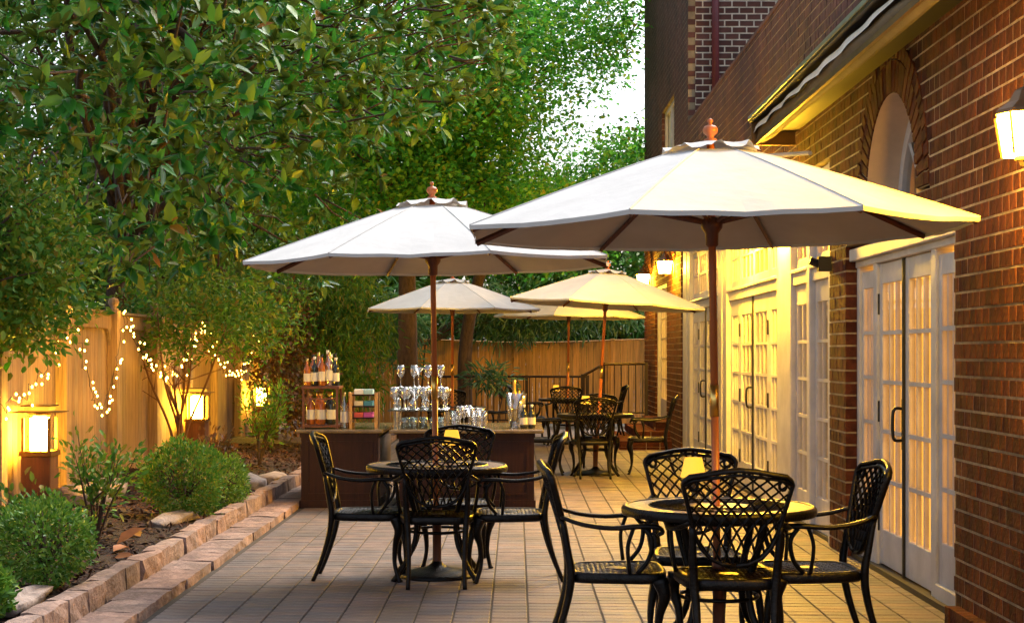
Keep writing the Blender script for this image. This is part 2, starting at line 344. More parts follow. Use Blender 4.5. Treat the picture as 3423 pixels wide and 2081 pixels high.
# planting bed with mulch, chips
bm_ = MB(); nx, ny = 18, 120
def bedz(x, y): return 0.10 + 0.05*math.sin(x*2.3+y*.7)*0.5 + 0.035*math.sin(y*1.9+x) + 0.10*max(0, min(1, (-2.5-x)/1.6))
vs = [(-2.40-(4.25-2.40)*i/(nx-1), 4.6+25*j/(ny-1), 0) for j in range(ny) for i in range(nx)]
vs = [(a, b, bedz(a, b)+rnd.gauss(0, .008)) for a, b, c in vs]
bm_.add(vs, [(j*nx+i, (j+1)*nx+i, (j+1)*nx+i+1, j*nx+i+1) for j in range(ny-1) for i in range(nx-1)])
bed = tag(wpart('garden_bed', bm_, M_soil, smooth=True), kind='structure')
n = 24000; C = np.stack([rs.uniform(-4.1, -2.42, n), rs.uniform(6.5, 22, n), np.zeros(n)], 1)
C[:,2] = [bedz(a, b)+0.006 for a, b, _ in C]; Dd = rs.normal(size=(n, 3)); Dd[:,2] *= .25; Nn = rs.normal(size=(n, 3))*.35+np.array([0,0,1])
tag(link('mulch_chips', leaf_mesh('mulch_chips', C, Dd, Nn, rs.uniform(.02, .075, n), rs.uniform(.008, .028, n), M_chip, .1, .05)), 'loose dark bark mulch chips covering the planting bed', 'mulch', kind='stuff')
# field rocks in the bed
for k, (x, y, lx, ly, lz, lab) in enumerate([(-2.62, 12.2, .16, .75, .09, 'long flat grey rock lying in the mulch before the pair of clipped bushes'),
        (-2.58, 8.35, .15, .6, .10, 'pale mossy edging rock beside the big clipped ball bush'),
        (-3.55, 13.2, .30, .55, .20, 'pinkish rock leaning at the fence foot behind the leggy shrub'),
        (-3.75, 14.6, .35, .7, .16, 'flat pink flagstone lying along the foot of the fence'),
        (-2.62, 15.8, .28, .5, .16, 'rounded pinkish boulder by the far end of the stone kerb'),
        (-2.60, 17.0, .25, .6, .14, 'low pale stone beside the kerb behind the bar')]):
    me = stone_mesh(lx, ly, lz, 60+k, .018, .03); me.materials.append(M_rock)
    me.polygons.foreach_set('use_smooth', [True]*len(me.polygons))
    o = link('rock', me, None, (x, y, bedz(x, y)+lz*.3)); o.rotation_euler = (0, .1, rnd.uniform(-.3, .3)); tag(o, lab, 'rock', 'rocks in the planting bed')

# ================================================================== FENCES
FX = -4.12
def fence_run(name, label, axis, start, end, at, ztop, spacing, m, bw, wave=0.0, z0=0.12, panel_first=None):
    f = thing(name, label, 'fence', (at, start, 0) if axis == 'y' else (start, at, 0))
    bmesh_cache = {}
    def put(nm, u0, u1, d0, d1, za, zb, mm=m):
        b = MB()
        if axis == 'y': b.cbox(at+d0, at+d1, u0, u1, za, zb, .006)
        else: b.cbox(u0, u1, at-d1, at-d0, za, zb, .006)
        return wpart(nm, b, mm, f)
    u = start
    while u < end-0.01:
        v = min(u+bw, end); ztp = ztop-0.10 + (wave*math.sin((u-start)*1.1) if wave else 0)
        put('board', u+.003, v-.003, -0.012+rnd.uniform(-.003, .003), 0.012, z0, ztp+rnd.uniform(-.003, .003)); u = v
    p = panel_first if panel_first is not None else start
    while p <= end:
        if not wave:
            put('post', p-.075, p+.075, 0.016, 0.115, 0.02, ztop+0.02)
            b = MB(); b.lathe([(0.05, 0), (0.05, .02), (.025, .03), (.05, .06), (.058, .085), (.045, .12), (.0, .135)], 10, (at+.06, p, ztop+.02)); wpart('finial', b, m, f, True)
        else: put('post', p-.045, p+.045, 0.016, 0.05, 0.02, ztop-.06+wave*math.sin((p-start)*1.1))
        p += spacing
    if not wave:
        put('rail', start, end, 0.016, 0.055, ztop-0.16, ztop-0.02); put('cap_rail', start, end, -0.05, 0.08, ztop-0.016, ztop+0.012)
        p = panel_first
        while p+spacing <= end:       # rounded inner corners under the top rail
            for a, s in ((p+.075, 1), (p+spacing-.075, -1)):
                b = MB(); pts = [(0, 0)]+[(.16-.16*math.sin(t*PI/8), -.16+.16*math.cos(t*PI/8)) for t in range(5)][::-1]
                pts = [(0, 0), (.17, 0)]+[(.17-.17*math.sin(t*PI/10), -.17+.17*math.cos(t*PI/10)) for t in range(1, 5)]+[(0, -.17)]
                q = [(at+.017, a+s*c, ztop-.16+d) for c, d in pts]; q2 = [(at+.050, a+s*c, ztop-.16+d) for c, d in pts]; k = len(pts)
                b.add(q+q2, [tuple(range(k)), tuple(range(k, 2*k))[::-1]]+[(i, i+k, (i+1) % k+k, (i+1) % k) for i in range(k)]); wpart('corner_bracket', b, m, f)
            p += spacing
    else:
        b = MB(); pts = [(start+(end-start)*t/40, at+.0, ztop-.09+wave*math.sin((end-start)*t/40*1.1)) for t in range(41)]; b.tube(pts, .03, 6, flat=(1, .5)); wpart('cap_rail', b, m, f)
    return f
fence_run('garden_fence', 'weathered cedar board fence with top rail running behind the planting bed', 'y', 7.0, 31.0, FX, 1.86, 1.8, M_fence, 0.14, panel_first=12.5-3.6)
fence_run('back_fence', 'brown vertical board fence with gently wavy top closing the far end of the patio', 'x', -4.0, 4.2, 33.0, 1.80, 2.0, M_fence_b, 0.14, wave=0.035, z0=0.0)

# ================================================================== BRICK WING (right)
WX = 2.35; CH = 0.0885
wing = thing('brick_wing', 'low red brick wing with white glazed doors facing the patio', 'building', (WX, 14, 0))
AC, AR, ASP = 10.05, 0.67, 2.41       # arch centre, radius, springing height
def wing_open(z):
    iv = []
    if z < 2.19: iv.append((8.56, 11.38))
    elif z < ASP: iv.append((AC-AR, AC+AR))
    elif z < ASP+AR+0.30:
        h = (AR+0.30)**2-(z-ASP)**2
        if h > 0: iv.append((AC-math.sqrt(h), AC+math.sqrt(h)))
    if ASP > z >= 2.19: pass
    if z < 2.90: iv.append((11.96, 22.7))
    return iv
def intervals(y0, y1, opens):
    segs = [(y0, y1)]
    for a, b in opens:
        ns = []
        for s, e in segs:
            if a > s: ns.append((s, min(a, e)))
            if b < e: ns.append((max(b, s), e))
        segs = [q for q in ns if q[1]-q[0] > 0.02]
    return segs
def bricks_on(y0, y1, z0, z1, opens, flemish=True, L_=0.205, H_=0.098, J=0.0135):
    out = []; core = []; k = int(round((z1-z0)/CH))
    for c in range(k):
        za = z0+c*CH
        for s, e in intervals(y0, y1, opens(za+CH/2)):
            core.append((s, e, za, za+CH)); y = y0-(0.30 if flemish else 0.1)-( (L_+H_)/2 if flemish and c % 2 else (0 if flemish else (L_/2 if c % 2 else 0))); i = 0
            while y < e:
                l = (L_ if i % 2 == 0 else H_) if flemish else L_
                a, b = max(y+J/2, s), min(y+l-J/2, e)
                if b-a > 0.02: out.append((a, b, za+J/2, za+CH-J/2, l))
                y += l; i += 1
    return out, core
br, core = bricks_on(5.2, 21.8, 0.0, 4.56, wing_open, flemish=False, L_=0.109)
cm = MB()
for s, e, a, b in core: cm.box(WX+0.0035, WX+0.14, s+.006, e-.006, a, b)
wpart('mortar_wall', cm, M_mortar, wing)
def seen(q):
    x, y = px(WX, (q[0]+q[1])/2, (q[2]+q[3])/2); return 1900 < x < 2455 and 20 < y < 1480
full = [q for q in br if abs((q[1]-q[0])-(q[4]-.0135)) < 1e-4 and seen(q)]
full.sort(key=lambda q: q[0]); pick = set(full[:290])
meL, meH = MB(), MB()
for mb_, l in ((meH, .098), (meL, .109)):
    mb_.box(0, .10, -(l-.0135)/2, (l-.0135)/2, -(CH-.0135)/2, (CH-.0135)/2)
meL = meL.mesh('brick', M_brick); meH = meH.mesh('brick', M_brick)
fb = MB(); fb_up = MB()
for q in br:
    dx = rnd.uniform(-.0015, .0015)
    if q in pick:
        o = link('brick', meL, wing, Vector((WX+dx, (q[0]+q[1])/2, (q[2]+q[3])/2))-WL[wing.name]); o.rotation_euler = (rnd.gauss(0, .006), 0, rnd.gauss(0, .006))
    else: (fb_up if q[2] > 3.45 else fb).box(WX+dx, WX+dx+.10, q[0], q[1], q[2], q[3])
wpart('brick_field', fb, M_brick, wing, kind='stuff'); wpart('old_brick_field', fb_up, M_brick_dark, wing, kind='stuff')
# coping, base course
b = MB(); b.box(WX-.006, WX+.3, 5.2, 21.79, 4.56, 4.60); wpart('coping', b, M_brick_dark, wing)
y = 5.2
bs = MB(); bs.box(WX-.07, WX+.02, -.036, .036, 0, .11); bsm = bs.mesh('base_brick', M_brick)
while y < 8.5:
    link('base_brick', bsm, wing, Vector((0, y, 0))-WL[wing.name]+Vector((rnd.uniform(-.003, .003), 0, 0))); y += .081
# arch ring bricks
def vouss(r0, r1, n, j=0.009):
    for i in range(n):
        t0, t1 = PI*i/n, PI*(i+1)/n; b = MB(); q = []
        for r, t, s in ((r0, t0, 1), (r1, t0, 1), (r1, t1, -1), (r0, t1, -1)):
            tt = t + s*j/r; q.append((AC+r*math.cos(tt), ASP+r*math.sin(tt)))
        dx = rnd.uniform(-.004, .003)
        b.add([(WX-.004+dx, a, c) for a, c in q]+[(WX+.10, a, c) for a, c in q], [(0,1,2,3),(7,6,5,4),(0,4,5,1),(1,5,6,2),(2,6,7,3),(3,7,4,0)])
        wpart('brick', b, M_brick, wing)
vouss(AR+.006, AR+.20, 30); vouss(AR+.208, AR+.30, 34)
b = MB(); seg = 30; v = []
for i in range(seg+1):
    t = PI*i/seg
    for r in (AR+.001, AR+.302): v.append((WX+.012, AC+r*math.cos(t), ASP+r*math.sin(t)))
b.add(v, [(2*i, 2*i+2, 2*i+3, 2*i+1) for i in range(seg)]); wpart('arch_mortar', b, M_mortar, wing)
# arch reveal + arched window
b = MB(); v = []; prof = [(AC+AR, 2.19)]+[(AC+AR*math.cos(PI*i/24), ASP+AR*math.sin(PI*i/24)) for i in range(25)]+[(AC-AR, 2.19)]
for a, c in prof: v += [(WX+.004, a, c), (WX+.24, a, c)]
b.add(v, [(2*i, 2*i+1, 2*i+3, 2*i+2) for i in range(len(prof)-1)]); wpart('arch_reveal', b, mat('tan_paint', (0.56, 0.40, 0.26), .55, var=.1, scale=4), wing, True)
def arc(r0, r1, x0, x1, n=24, base=None):
    b = MB(); v = []
    for i in range(n+1):
        t = PI*i/n
        for r in (r0, r1):
            for x in (x0, x1): v.append((x, AC+r*math.cos(t), ASP+r*math.sin(t)))
    fs = []
    for i in range(n):
        a = 4*i; c = a+4; fs += [(a, c, c+2, a+2), (a+1, a+3, c+3, c+1), (a, a+1, c+1, c), (a+2, c+2, c+3, a+3)]
    b.add(v, fs); return b
aw = wpart('arched_window', arc(AR-.09, AR+.0, WX+.215, WX+.27), M_white, wing)
for t in (45, 90, 135):
    b = MB(); t = math.radians(t); b.tube([(WX+.235, AC+.18*math.cos(t), ASP+.18*math.sin(t)), (WX+.235, AC+(AR-.08)*math.cos(t), ASP+(AR-.08)*math.sin(t))], .014, 4); wpart('muntin', b, M_white, aw)
wpart('hub_rail', arc(.14, .19, WX+.222, WX+.25), M_white, aw)
b = MB(); b.box(WX+.22, WX+.262, AC-AR, AC+AR, ASP-.23, ASP-.17)
for i in range(5): yy = AC-AR+.09+(2*AR-.18)*i/4; b.box(WX+.222, WX+.258, yy-.012, yy+.012, ASP-.17, ASP)
b.box(WX+.221, WX+.26, AC-AR, AC+AR, ASP-.01, ASP+.03); wpart('sash_bar', b, M_white, aw)
b = MB(); b.box(WX+.243, WX+.247, AC-AR+.05, AC+AR-.05, 2.2, ASP+AR*.93); wpart('pane', b, M_pane, aw)
def curtain(y0, y1, z0, z1, x, m, name='curtain', pitch=.075, amp=.016):
    n = int((y1-y0)/pitch*6); b = MB(); v = []
    for i in range(n+1):
        yy = y0+(y1-y0)*i/n; a = amp*math.sin(2*PI*yy/pitch+1.3*math.sin(yy*5)); v += [(x+a, yy, z0), (x+a*.8, yy, z1)]
    b.add(v, [(2*i, 2*i+1, 2*i+3, 2*i+2) for i in range(n)]); return wpart(name, b, m, wing, True)
curtain(AC-AR, AC+AR, 2.2, ASP+AR, WX+.32, mat('tan_blind', (0.36, 0.24, 0.14), .8, var=.12), pitch=.11)
# glazed leaf: stiles and rails, muntins, panes
pane_me = MB(); pane_me.box(-.002, .002, -.5, .5, -.5, .5); pane_me = pane_me.mesh('pane', M_pane)
def glazed(name, X, y0, y1, z0, z1, cols, rows, g0, g1, stile=.085, th=.045, label=None, par=wing):
    b = MB(); b.box(X, X+th, y0, y0+stile, z0, z1); b.box(X, X+th, y1-stile, y1, z0, z1)
    b.box(X+.001, X+th-.001, y0+stile, y1-stile, z0, g0); b.box(X+.001, X+th-.001, y0+stile, y1-stile, g1, z1)
    o = wpart(name, b, M_white, par); bev(o, .004, 1)
    if label: o['label'] = label
    ya, yb = y0+stile, y1-stile; m_ = MB()
    for i in range(1, cols): yy = ya+(yb-ya)*i/cols; m_.box(X+.006, X+.034, yy-.012, yy+.012, g0, g1)
    for j in range(1, rows): zz = g0+(g1-g0)*j/rows; m_.box(X+.004, X+.036, ya, yb, zz-.013, zz+.013)
    wpart('muntin_grid', m_, M_white, o)
    for i in range(cols):
        for j in range(rows):
            p = link('pane', pane_me, o, (X+.02, ya+(yb-ya)*(i+.5)/cols, g0+(g1-g0)*(j+.5)/rows)); p.scale = (1, (yb-ya)/cols-.02, (g1-g0)/rows-.02)
    return o
def hinge(o, X, y, zs):
    for z in zs:
        b = MB(); b.box(X-.012, X+.004, y-.018, y+.018, z-.07, z+.07); wpart('hinge', b, M_darkmetal, o)
def pull(o, X, y, z):
    b = MB(); b.tube(spl([(X, y, z-.10), (X-.05, y, z-.10), (X-.065, y, z-.06), (X-.065, y, z+.06), (X-.05, y, z+.10), (X, y, z+.10)], 4), .011, 6)
    b.box(X-.006, X+.002, y-.022, y+.022, z-.16, z+.16); wpart('handle', b, M_darkmetal, o)
DX = WX+.10
RG = (.277, 1.913)
d1 = glazed('french_door', DX, 9.345, 10.042, .045, 2.05, 3, 5, *RG); d2 = glazed('french_door', DX, 10.058, 10.755, .045, 2.05, 3, 5, *RG)
hinge(d1, DX, 9.335, (.33, 1.06, 1.78)); hinge(d2, DX, 10.765, (.33, 1.06, 1.78)); pull(d2, DX, 10.10, 1.0)
b = MB(); b.box(DX-.016, DX+.05, 10.036, 10.064, .04, 2.05); wpart('meeting_gap', b, M_darkmetal, wing)
glazed('sidelight', DX, 10.86, 11.30, .12, 2.02, 3, 5, .36, 1.90, stile=.055); glazed('sidelight', DX, 8.80, 9.24, .12, 2.02, 3, 5, .36, 1.90, stile=.055)
b = MB()
for a, c in ((9.24, 9.345), (10.755, 10.86), (11.30, 11.375), (8.565, 8.80)): b.box(DX-.02, DX+.08, a, c, 0.03, 2.07)
b.box(DX-.03, DX+.10, 8.565, 11.375, 2.055, 2.10); b.box(DX-.075, DX+.10, 8.565, 11.375, 2.10, 2.185)
b.box(DX-.025, DX+.08, 8.80, 9.24, .03, .12); b.box(DX-.025, DX+.08, 10.86, 11.30, .03, .12); bev(wpart('door_frame', b, M_white, wing), .005, 1)
b = MB(); b.box(DX-.06, DX+.09, 8.565, 11.375, -.01, .035); wpart('threshold', b, M_darkmetal, wing)
curtain(8.7, 11.35, .05, 2.05, DX+.12, M_curtain_glow, pitch=.085, amp=.02)
# window and door bank
BX = WX+.07
def bank_frame(y0, y1, name='mullion_post', z1=2.9, x=-.05):
    b = MB(); b.box(BX+x, BX+.10, y0, y1, 0.0, z1); return bev(wpart(name, b, M_white, wing), .008, 1)
for a, c in ((11.965, 12.12), (12.90, 13.02), (13.78, 14.50), (17.99, 18.30), (18.42, 18.72), (21.80, 22.10), (22.22, 22.69)): bank_frame(a, c)
for a, c in ((14.50, 14.58), (15.22, 15.30), (17.22, 17.30), (17.94, 17.99), (18.30, 18.42), (18.72, 18.78), (19.42, 19.5), (21.10, 21.18), (21.76, 21.80), (22.10, 22.22)): bank_frame(a, c, 'mullion', x=.0)
b = MB()
for a, c in ((12.12, 12.90), (13.02, 13.78), (14.58, 17.94), (18.78, 21.76)): b.box(BX-.03, BX+.09, a, c, 2.03, 2.13); b.box(BX-.055, BX+.09, a, c, 2.13, 2.16); b.box(BX-.03, BX+.09, a, c, 2.80, 2.9)
bev(wpart('transom_bar', b, M_white, wing), .006, 1)
b = MB(); b.box(BX-.02, BX+.1, 11.97, 22.69, -.01, .03); wpart('threshold', b, M_darkmetal, wing)
for a, c, nm in ((12.12, 12.90, 'window'), (13.02, 13.78, 'window'), (14.58, 15.22, 'sidelight'), (15.30, 16.252, 'french_door'), (16.268, 17.22, 'french_door'), (17.30, 17.94, 'sidelight'),
                 (18.78, 19.42, 'sidelight'), (19.50, 20.292, 'french_door'), (20.308, 21.10, 'french_door'), (21.18, 21.76, 'sidelight')):
    o = glazed(nm, BX, a, c, .03, 2.03, 3, 5, .30, 1.86, stile=.09 if nm == 'french_door' else .07)
    glazed('transom_window', BX+.004, a+.005, c-.005, 2.162, 2.80, 3, 2, 2.25, 2.73, stile=.055)
    if nm == 'french_door':
        near_ = c in (16.252, 20.292); hinge(o, BX, a+.0 if near_ else c, (.35, 1.0, 1.7))
        if not near_: pull(o, BX, a+.045, 1.0)
for yy in (16.26, 20.30):
    b = MB(); b.box(BX-.016, BX+.05, yy-.018, yy+.018, .03, 2.03); wpart('meeting_gap', b, M_darkmetal, wing)
curtain(11.98, 22.6, .03, 2.05, BX+.13, M_curtain_glow_dim, pitch=.09, amp=.02)
curtain(11.98, 22.6, 2.1, 2.88, BX+.14, M_curtain_glow, pitch=.12, amp=.02)
b = MB(); b.box(WX+.55, WX+.6, 5.2, 24, 0, 3.6); b.box(WX+.14, WX+.6, 5.2, 24, 3.4, 3.6); wpart('inner_wall', b, M_cream, wing)
b = MB(); b.box(WX-.10, WX-.004, 11.86, 11.93, 2.06, 2.17); b.tube([(WX-.05, 11.9, 2.1), (WX-.16, 11.9, 2.14)], .03, 8); wpart('bracket', b, M_darkmetal, wing)

# ================================================================== TALL BUILDING
TY0, TY1 = 21.8, 29.2
tall = thing('tall_brick_building', 'tall dark brick house with pale mortar rising behind the low wing', 'building', (WX, TY0, 0))
def tall_open(z):
    iv = []
    if z < 2.55 and z > 0.0: iv.append((24.9, 26.9))
    if z < 2.9: iv.append((21.7, 22.7))
    if 3.5 < z < 5.35: iv.append((23.7, 25.7))
    return iv
br2, core2 = bricks_on(TY0, TY1, 0, 8.0, tall_open, flemish=False, L_=0.109)
cm = MB(); fb2 = MB(); fb3 = MB(); cml = MB()
for s, e, a, c in core2: (cml if c < 3.2 else cm).box(WX+.0035, WX+.3, s+.006, e-.006, a, c)
for q in br2: (fb3 if q[2] < 3.2 else fb2).box(WX+rnd.uniform(-.0015, .0015), WX+.1, q[0], q[1], q[2], q[3])
wpart('side_mortar', cm, M_mortar_dark, tall); wpart('lower_mortar', cml, M_mortar, tall)
wpart('side_brick_field', fb2, M_brick_dark, tall, kind='stuff'); wpart('lower_brick_field', fb3, M_brick, tall, kind='stuff')
fr, fc = bricks_on(WX+.1, WX+4.2, 4.4, 8.0, lambda z: [], flemish=False, L_=0.20, J=.020)
cm = MB(); cm.box(WX+.102, WX+6, TY0-.002, TY0+.3, 4.2, 8.0); wpart('front_mortar', cm, M_mortar_pale, tall)
fm = MB(); fm.box(-.09, .09, -.010, .05, -(CH-.020)/2, (CH-.020)/2); fme = fm.mesh('brick', M_brick_dark)
vis = [q for q in fr if px((q[0]+q[1])/2, TY0, q[3])[0] < 1960 and -10 < px(0, TY0, q[2])[1] < 420 and abs(q[1]-q[0]-.18) < 1e-4]
vis.sort(key=lambda q: q[0]); pk = set(vis[:280]); ff = MB()
for q in fr:
    if q in pk: o = link('brick', fme, tall, Vector(((q[0]+q[1])/2, TY0+rnd.uniform(-.004, .002), (q[2]+q[3])/2))-WL[tall.name]); o.rotation_euler = (0, rnd.gauss(0, .008), 0)
    else: ff.box(q[0], q[1], TY0-.012+rnd.uniform(-.004, .003), TY0+.05, q[2], q[3])
wpart('front_brick_field', ff, M_brick_dark, tall, kind='stuff')
b = MB(); b.tube([(2.72, TY0-.07, 4.3), (2.71, TY0-.07, 8.0)], .05, 10); wpart('downpipe', b, M_maroon, tall, True)
b = MB()
for z in (5.2, 6.6): b.box(2.65, 2.79, TY0-.075, TY0-.01, z, z+.03)
wpart('pipe_clip', b, M_maroon, tall)
b = MB(); b.box(WX-.25, WX+6, TY0-.3, TY1+.3, 8.0, 8.2); b.add([(WX-.3, TY0-.35, 8.2), (WX+6, TY0-.35, 8.2), (WX+6, TY1+.3, 8.2), (WX-.3, TY1+.3, 8.2), (WX+3, TY0+3.5, 10), (WX+3, TY1-3.5, 10)], [(0,1,4), (1,2,5,4), (2,3,5), (3,0,4,5)]); wpart('roof', b, M_darkmetal, tall)
wf = MB(); wf.box(WX+.05, WX+.09, 23.7, 25.7, 3.5, 3.6); wf.box(WX+.05, WX+.09, 23.7, 25.7, 5.25, 5.35); wf.box(WX+.05, WX+.09, 23.7, 23.82, 3.6, 5.25); wf.box(WX+.05, WX+.09, 25.58, 25.7, 3.6, 5.25); wf.box(WX+.05, WX+.085, 24.66, 24.74, 3.6, 5.25)
w_ = wpart('window', wf, M_white, tall); b = MB(); b.box(WX+.10, WX+.12, 23.8, 25.6, 3.55, 5.3); wpart('blind', b, M_label, w_)
b = MB(); b.box(WX-.03, WX+.10, 23.65, 25.75, 3.42, 3.5); wpart('sill', b, M_mortar_pale, w_)
dr = glazed('glazed_door', WX+.08, 25.05, 26.75, .40, 2.5, 4, 5, .7, 2.35, par=tall); hinge(dr, WX+.08, 25.04, (.7, 1.4, 2.2))
b = MB(); b.box(WX+.03, WX+.14, 24.92, 25.05, .38, 2.56); b.box(WX+.03, WX+.14, 26.75, 26.88, .38, 2.56); b.box(WX+.03, WX+.14, 25.05, 26.75, 2.5, 2.56); wpart('door_frame', b, M_white, tall)
b = MB(); b.box(WX+.2, WX+.22, 24.9, 26.9, .3, 2.55); wpart('curtain', b, M_curtain_glow, tall)

# brick steps by the far door
st = thing('brick_steps', 'orange brick steps leading up to the far glazed door', 'steps', (1.9, 25.5, 0))
for k in range(3):
    b = MB(); z0 = k*.13
    L_ = 1.55+.3*k; nn = int((27.2-(24.0+.3*k))/.21)
    b.box(L_+.012, WX-.005, 24.0+.3*k+.012, 27.2, z0, z0+.118); stp = wpart('step', b, M_mortar, st)
    yy = 24.0+.3*k; xx = L_
    while xx < WX-.05:
        b = MB(); b.box(xx+.006, min(xx+.20, WX-.005), yy, yy+.3, z0+.045, z0+.13); b.box(xx+.006, min(xx+.20, WX-.005), yy+.004, yy+.1, z0, z0+.04); wpart('brick', b, M_brick, stp); xx += .205
    i = 0
    while yy+.31 < 27.2:
        yy += .205; b = MB(); b.box(L_, L_+.30, yy+.1, min(yy+.3, 27.2), z0+.012, z0+.13); wpart('brick', b, M_brick, stp)

# metal railing in front of the back fence and up the steps
rl = thing('metal_railing', 'dark metal baluster railing in front of the back fence', 'railing', (0, 30.1, 0))
def rail_run(pts, drop=.92, step=.11):
    b = MB(); b.tube(pts, .026, 6); wpart('top_rail', b, M_rail, rl)
    b = MB(); b.tube([(x, y, z-drop+.1) for x, y, z in pts], .016, 5); wpart('bottom_rail', b, M_rail, rl)
    for (a, c) in zip(pts[:-1], pts[1:]):
        A, C_ = Vector(a), Vector(c); n_ = max(1, int((C_-A).length/step))
        for i in range(n_):
            p = A+(C_-A)*(i+.5)/n_; b = MB(); b.box(p.x-.009, p.x+.009, p.y-.009, p.y+.009, p.z-drop+.1, p.z-.01); wpart('baluster', b, M_rail, rl)
    for p in pts: b = MB(); b.box(p[0]-.028, p[0]+.028, p[1]-.028, p[1]+.028, 0, p[2]+.03); wpart('post', b, M_rail, rl)
rail_run([(-1.6, 30.1, 1.01), (0.2, 30.1, 1.01), (1.35, 30.1, 1.01)]); rail_run([(1.15, 27.6, 1.06), (1.52, 27.7, 1.26), (2.27, 27.8, 1.27)], drop=.95)

# ================================================================== AWNING
awn = thing('awning', 'rolled up beige fabric awning in a dark hood under the wing roof edge', 'awning', (2.1, 9.5, 3.3))
A0, A1 = 5.4, 13.35
b = MB(); b.add([(1.95, A0, 3.375), (2.345, A0, 3.44), (2.345, A1, 3.44), (1.95, A1, 3.375), (1.95, A0, 3.415), (2.345, A0, 3.49), (2.345, A1, 3.49), (1.95, A1, 3.415)], [(0,3,2,1),(4,5,6,7),(0,1,5,4),(1,2,6,5),(2,3,7,6),(3,0,4,7)]); wpart('hood', b, M_darkmetal, awn)
b = MB(); b.box(1.940, 1.949, A0, A1, 3.395, 3.425); wpart('hood_trim', b, mat('silver_trim', (.45, .45, .45), .35, .9, var=.05), awn)
prof = []; b = MB(); nseg = 120; v = []
for i in range(nseg+1):
    yy = A0+(A1-A0)*i/nseg; sag = .012*math.sin(yy*2.1)+.006*math.sin(yy*5.3)
    for k in range(12):
        t = 2*PI*k/12; r = .066+.012*math.sin(3*t+yy*.6)+sag*.6; v.append((2.08+r*1.0*math.cos(t), yy, 3.275+r*math.sin(t)+sag*.5))
b.add(v, [(i*12+k, i*12+(k+1) % 12, (i+1)*12+(k+1) % 12, (i+1)*12+k) for i in range(nseg) for k in range(12)]+[tuple(range(12)), tuple(nseg*12+k for k in range(12))[::-1]])
wpart('fabric_roll', b, M_awning, awn, True)
b = MB(); v = []; nseg = 260
for i in range(nseg+1):
    yy = A0+.05+(A1-A0-.05)*i/nseg; z = 3.285+.016*abs(math.sin(yy*4.2))+.008*math.sin(yy*1.7); v += [(1.985+.006*math.sin(yy*9), yy, z-.0), (2.0+.006*math.sin(yy*9), yy, 3.345)]
b.add(v, [(2*i, 2*i+1, 2*i+3, 2*i+2) for i in range(nseg)]); wpart('valance', b, mat('valance_fabric', (.8, .76, .66), .85, var=.08), awn, True)
b = MB(); b.box(2.005, 2.03, A0, A1, 3.20, 3.235); wpart('front_bar', b, M_bronze, awn)
b = MB(); b.box(2.2, 2.345, A0, A1, 3.30, 3.33); wpart('back_board', b, M_darkmetal, awn)
b = MB(); b.box(1.97, 2.34, A1, A1+.03, 3.19, 3.42); wpart('end_plate', b, M_bronze, awn)
b = MB(); b.tube([(2.02, A1+.05, 3.10), (2.25, 12.2, 2.98)], .018, 6); wpart('arm', b, M_white, awn)

# ================================================================== LANTERNS
def wall_lantern(x, y, z, s, label, power=350):
    M_lampwall = glow('wall_lantern_glass_%d' % power, LAMPC, power)
    t = thing('wall_lantern', label, 'lantern', (x, y, z), 0, 'lanterns on the brick walls')
    b = MB(); h = .17*s; r0, r1 = .078*s, .10*s
    v = [(sx*r0, sy*r0, -h/2) for sx, sy in ((-1,-1),(1,-1),(1,1),(-1,1))]+[(sx*r1, sy*r1, h/2) for sx, sy in ((-1,-1),(1,-1),(1,1),(-1,1))]
    b.add(v, [(0,3,2,1),(4,5,6,7),(0,1,5,4),(1,2,6,5),(2,3,7,6),(3,0,4,7)]); part('glass', b, M_lampwall, t)
    b = MB(); b.lathe([(.135*s, h/2+.002), (.13*s, h/2+.02*s), (.08*s, h/2+.055*s), (.055*s, h/2+.10*s), (.02*s, h/2+.12*s), (.02*s, h/2+.15*s), (.0, h/2+.16*s)], 8); part('cap', b, M_bronze, t)
    b = MB(); b.lathe([(.0, -h/2-.05*s), (.03*s, -h/2-.045*s), (.04*s, -h/2-.02*s), (.055*s, -h/2-.018*s), (.055*s, -h/2-.002)], 8); part('base', b, M_bronze, t)
    for sx, sy in ((-1,-1),(1,-1),(1,1),(-1,1)):
        b = MB(); b.tube([(sx*r0*1.05, sy*r0*1.05, -h/2), (sx*r1*1.05, sy*r1*1.05, h/2)], .006*s, 4); part('cage_bar', b, M_bronze, t)
    b = MB(); b.tube(spl([(WX-x+.0, 0, -.02*s), (WX-x-.04, 0, .12*s), (.05*s, 0, .27*s), (0, 0, .245*s)], 4), .012*s, 6); b.box(WX-x-.02, WX-x+.012, -.05*s, .05*s, -.12*s, .12*s); part('bracket', b, M_bronze, t)
wall_lantern(2.13, 6.64, 2.355, 1.0, 'large lit bronze lantern on brick beside the arched doorway', 250)
wall_lantern(2.15, 14.14, 2.56, 1.0, 'added lit lantern warming the floor, on the wide white post nearest the brick pier', 520)  # added lamp, hidden behind the near umbrella, pools yellow light on the floor
wall_lantern(2.08, 16.26, 2.66, 1.0, 'added lit lantern warming floor and upper panes, over the first pair of glazed doors in the white bank', 650)  # added lamp out of sight, yellows the paving and transom panes
wall_lantern(2.20, 23.6, 2.72, 1.0, 'lit lantern on brick pier just before the brick steps')
wall_lantern(2.20, 27.6, 2.72, 1.0, 'lit lantern on the end corner past the far door')
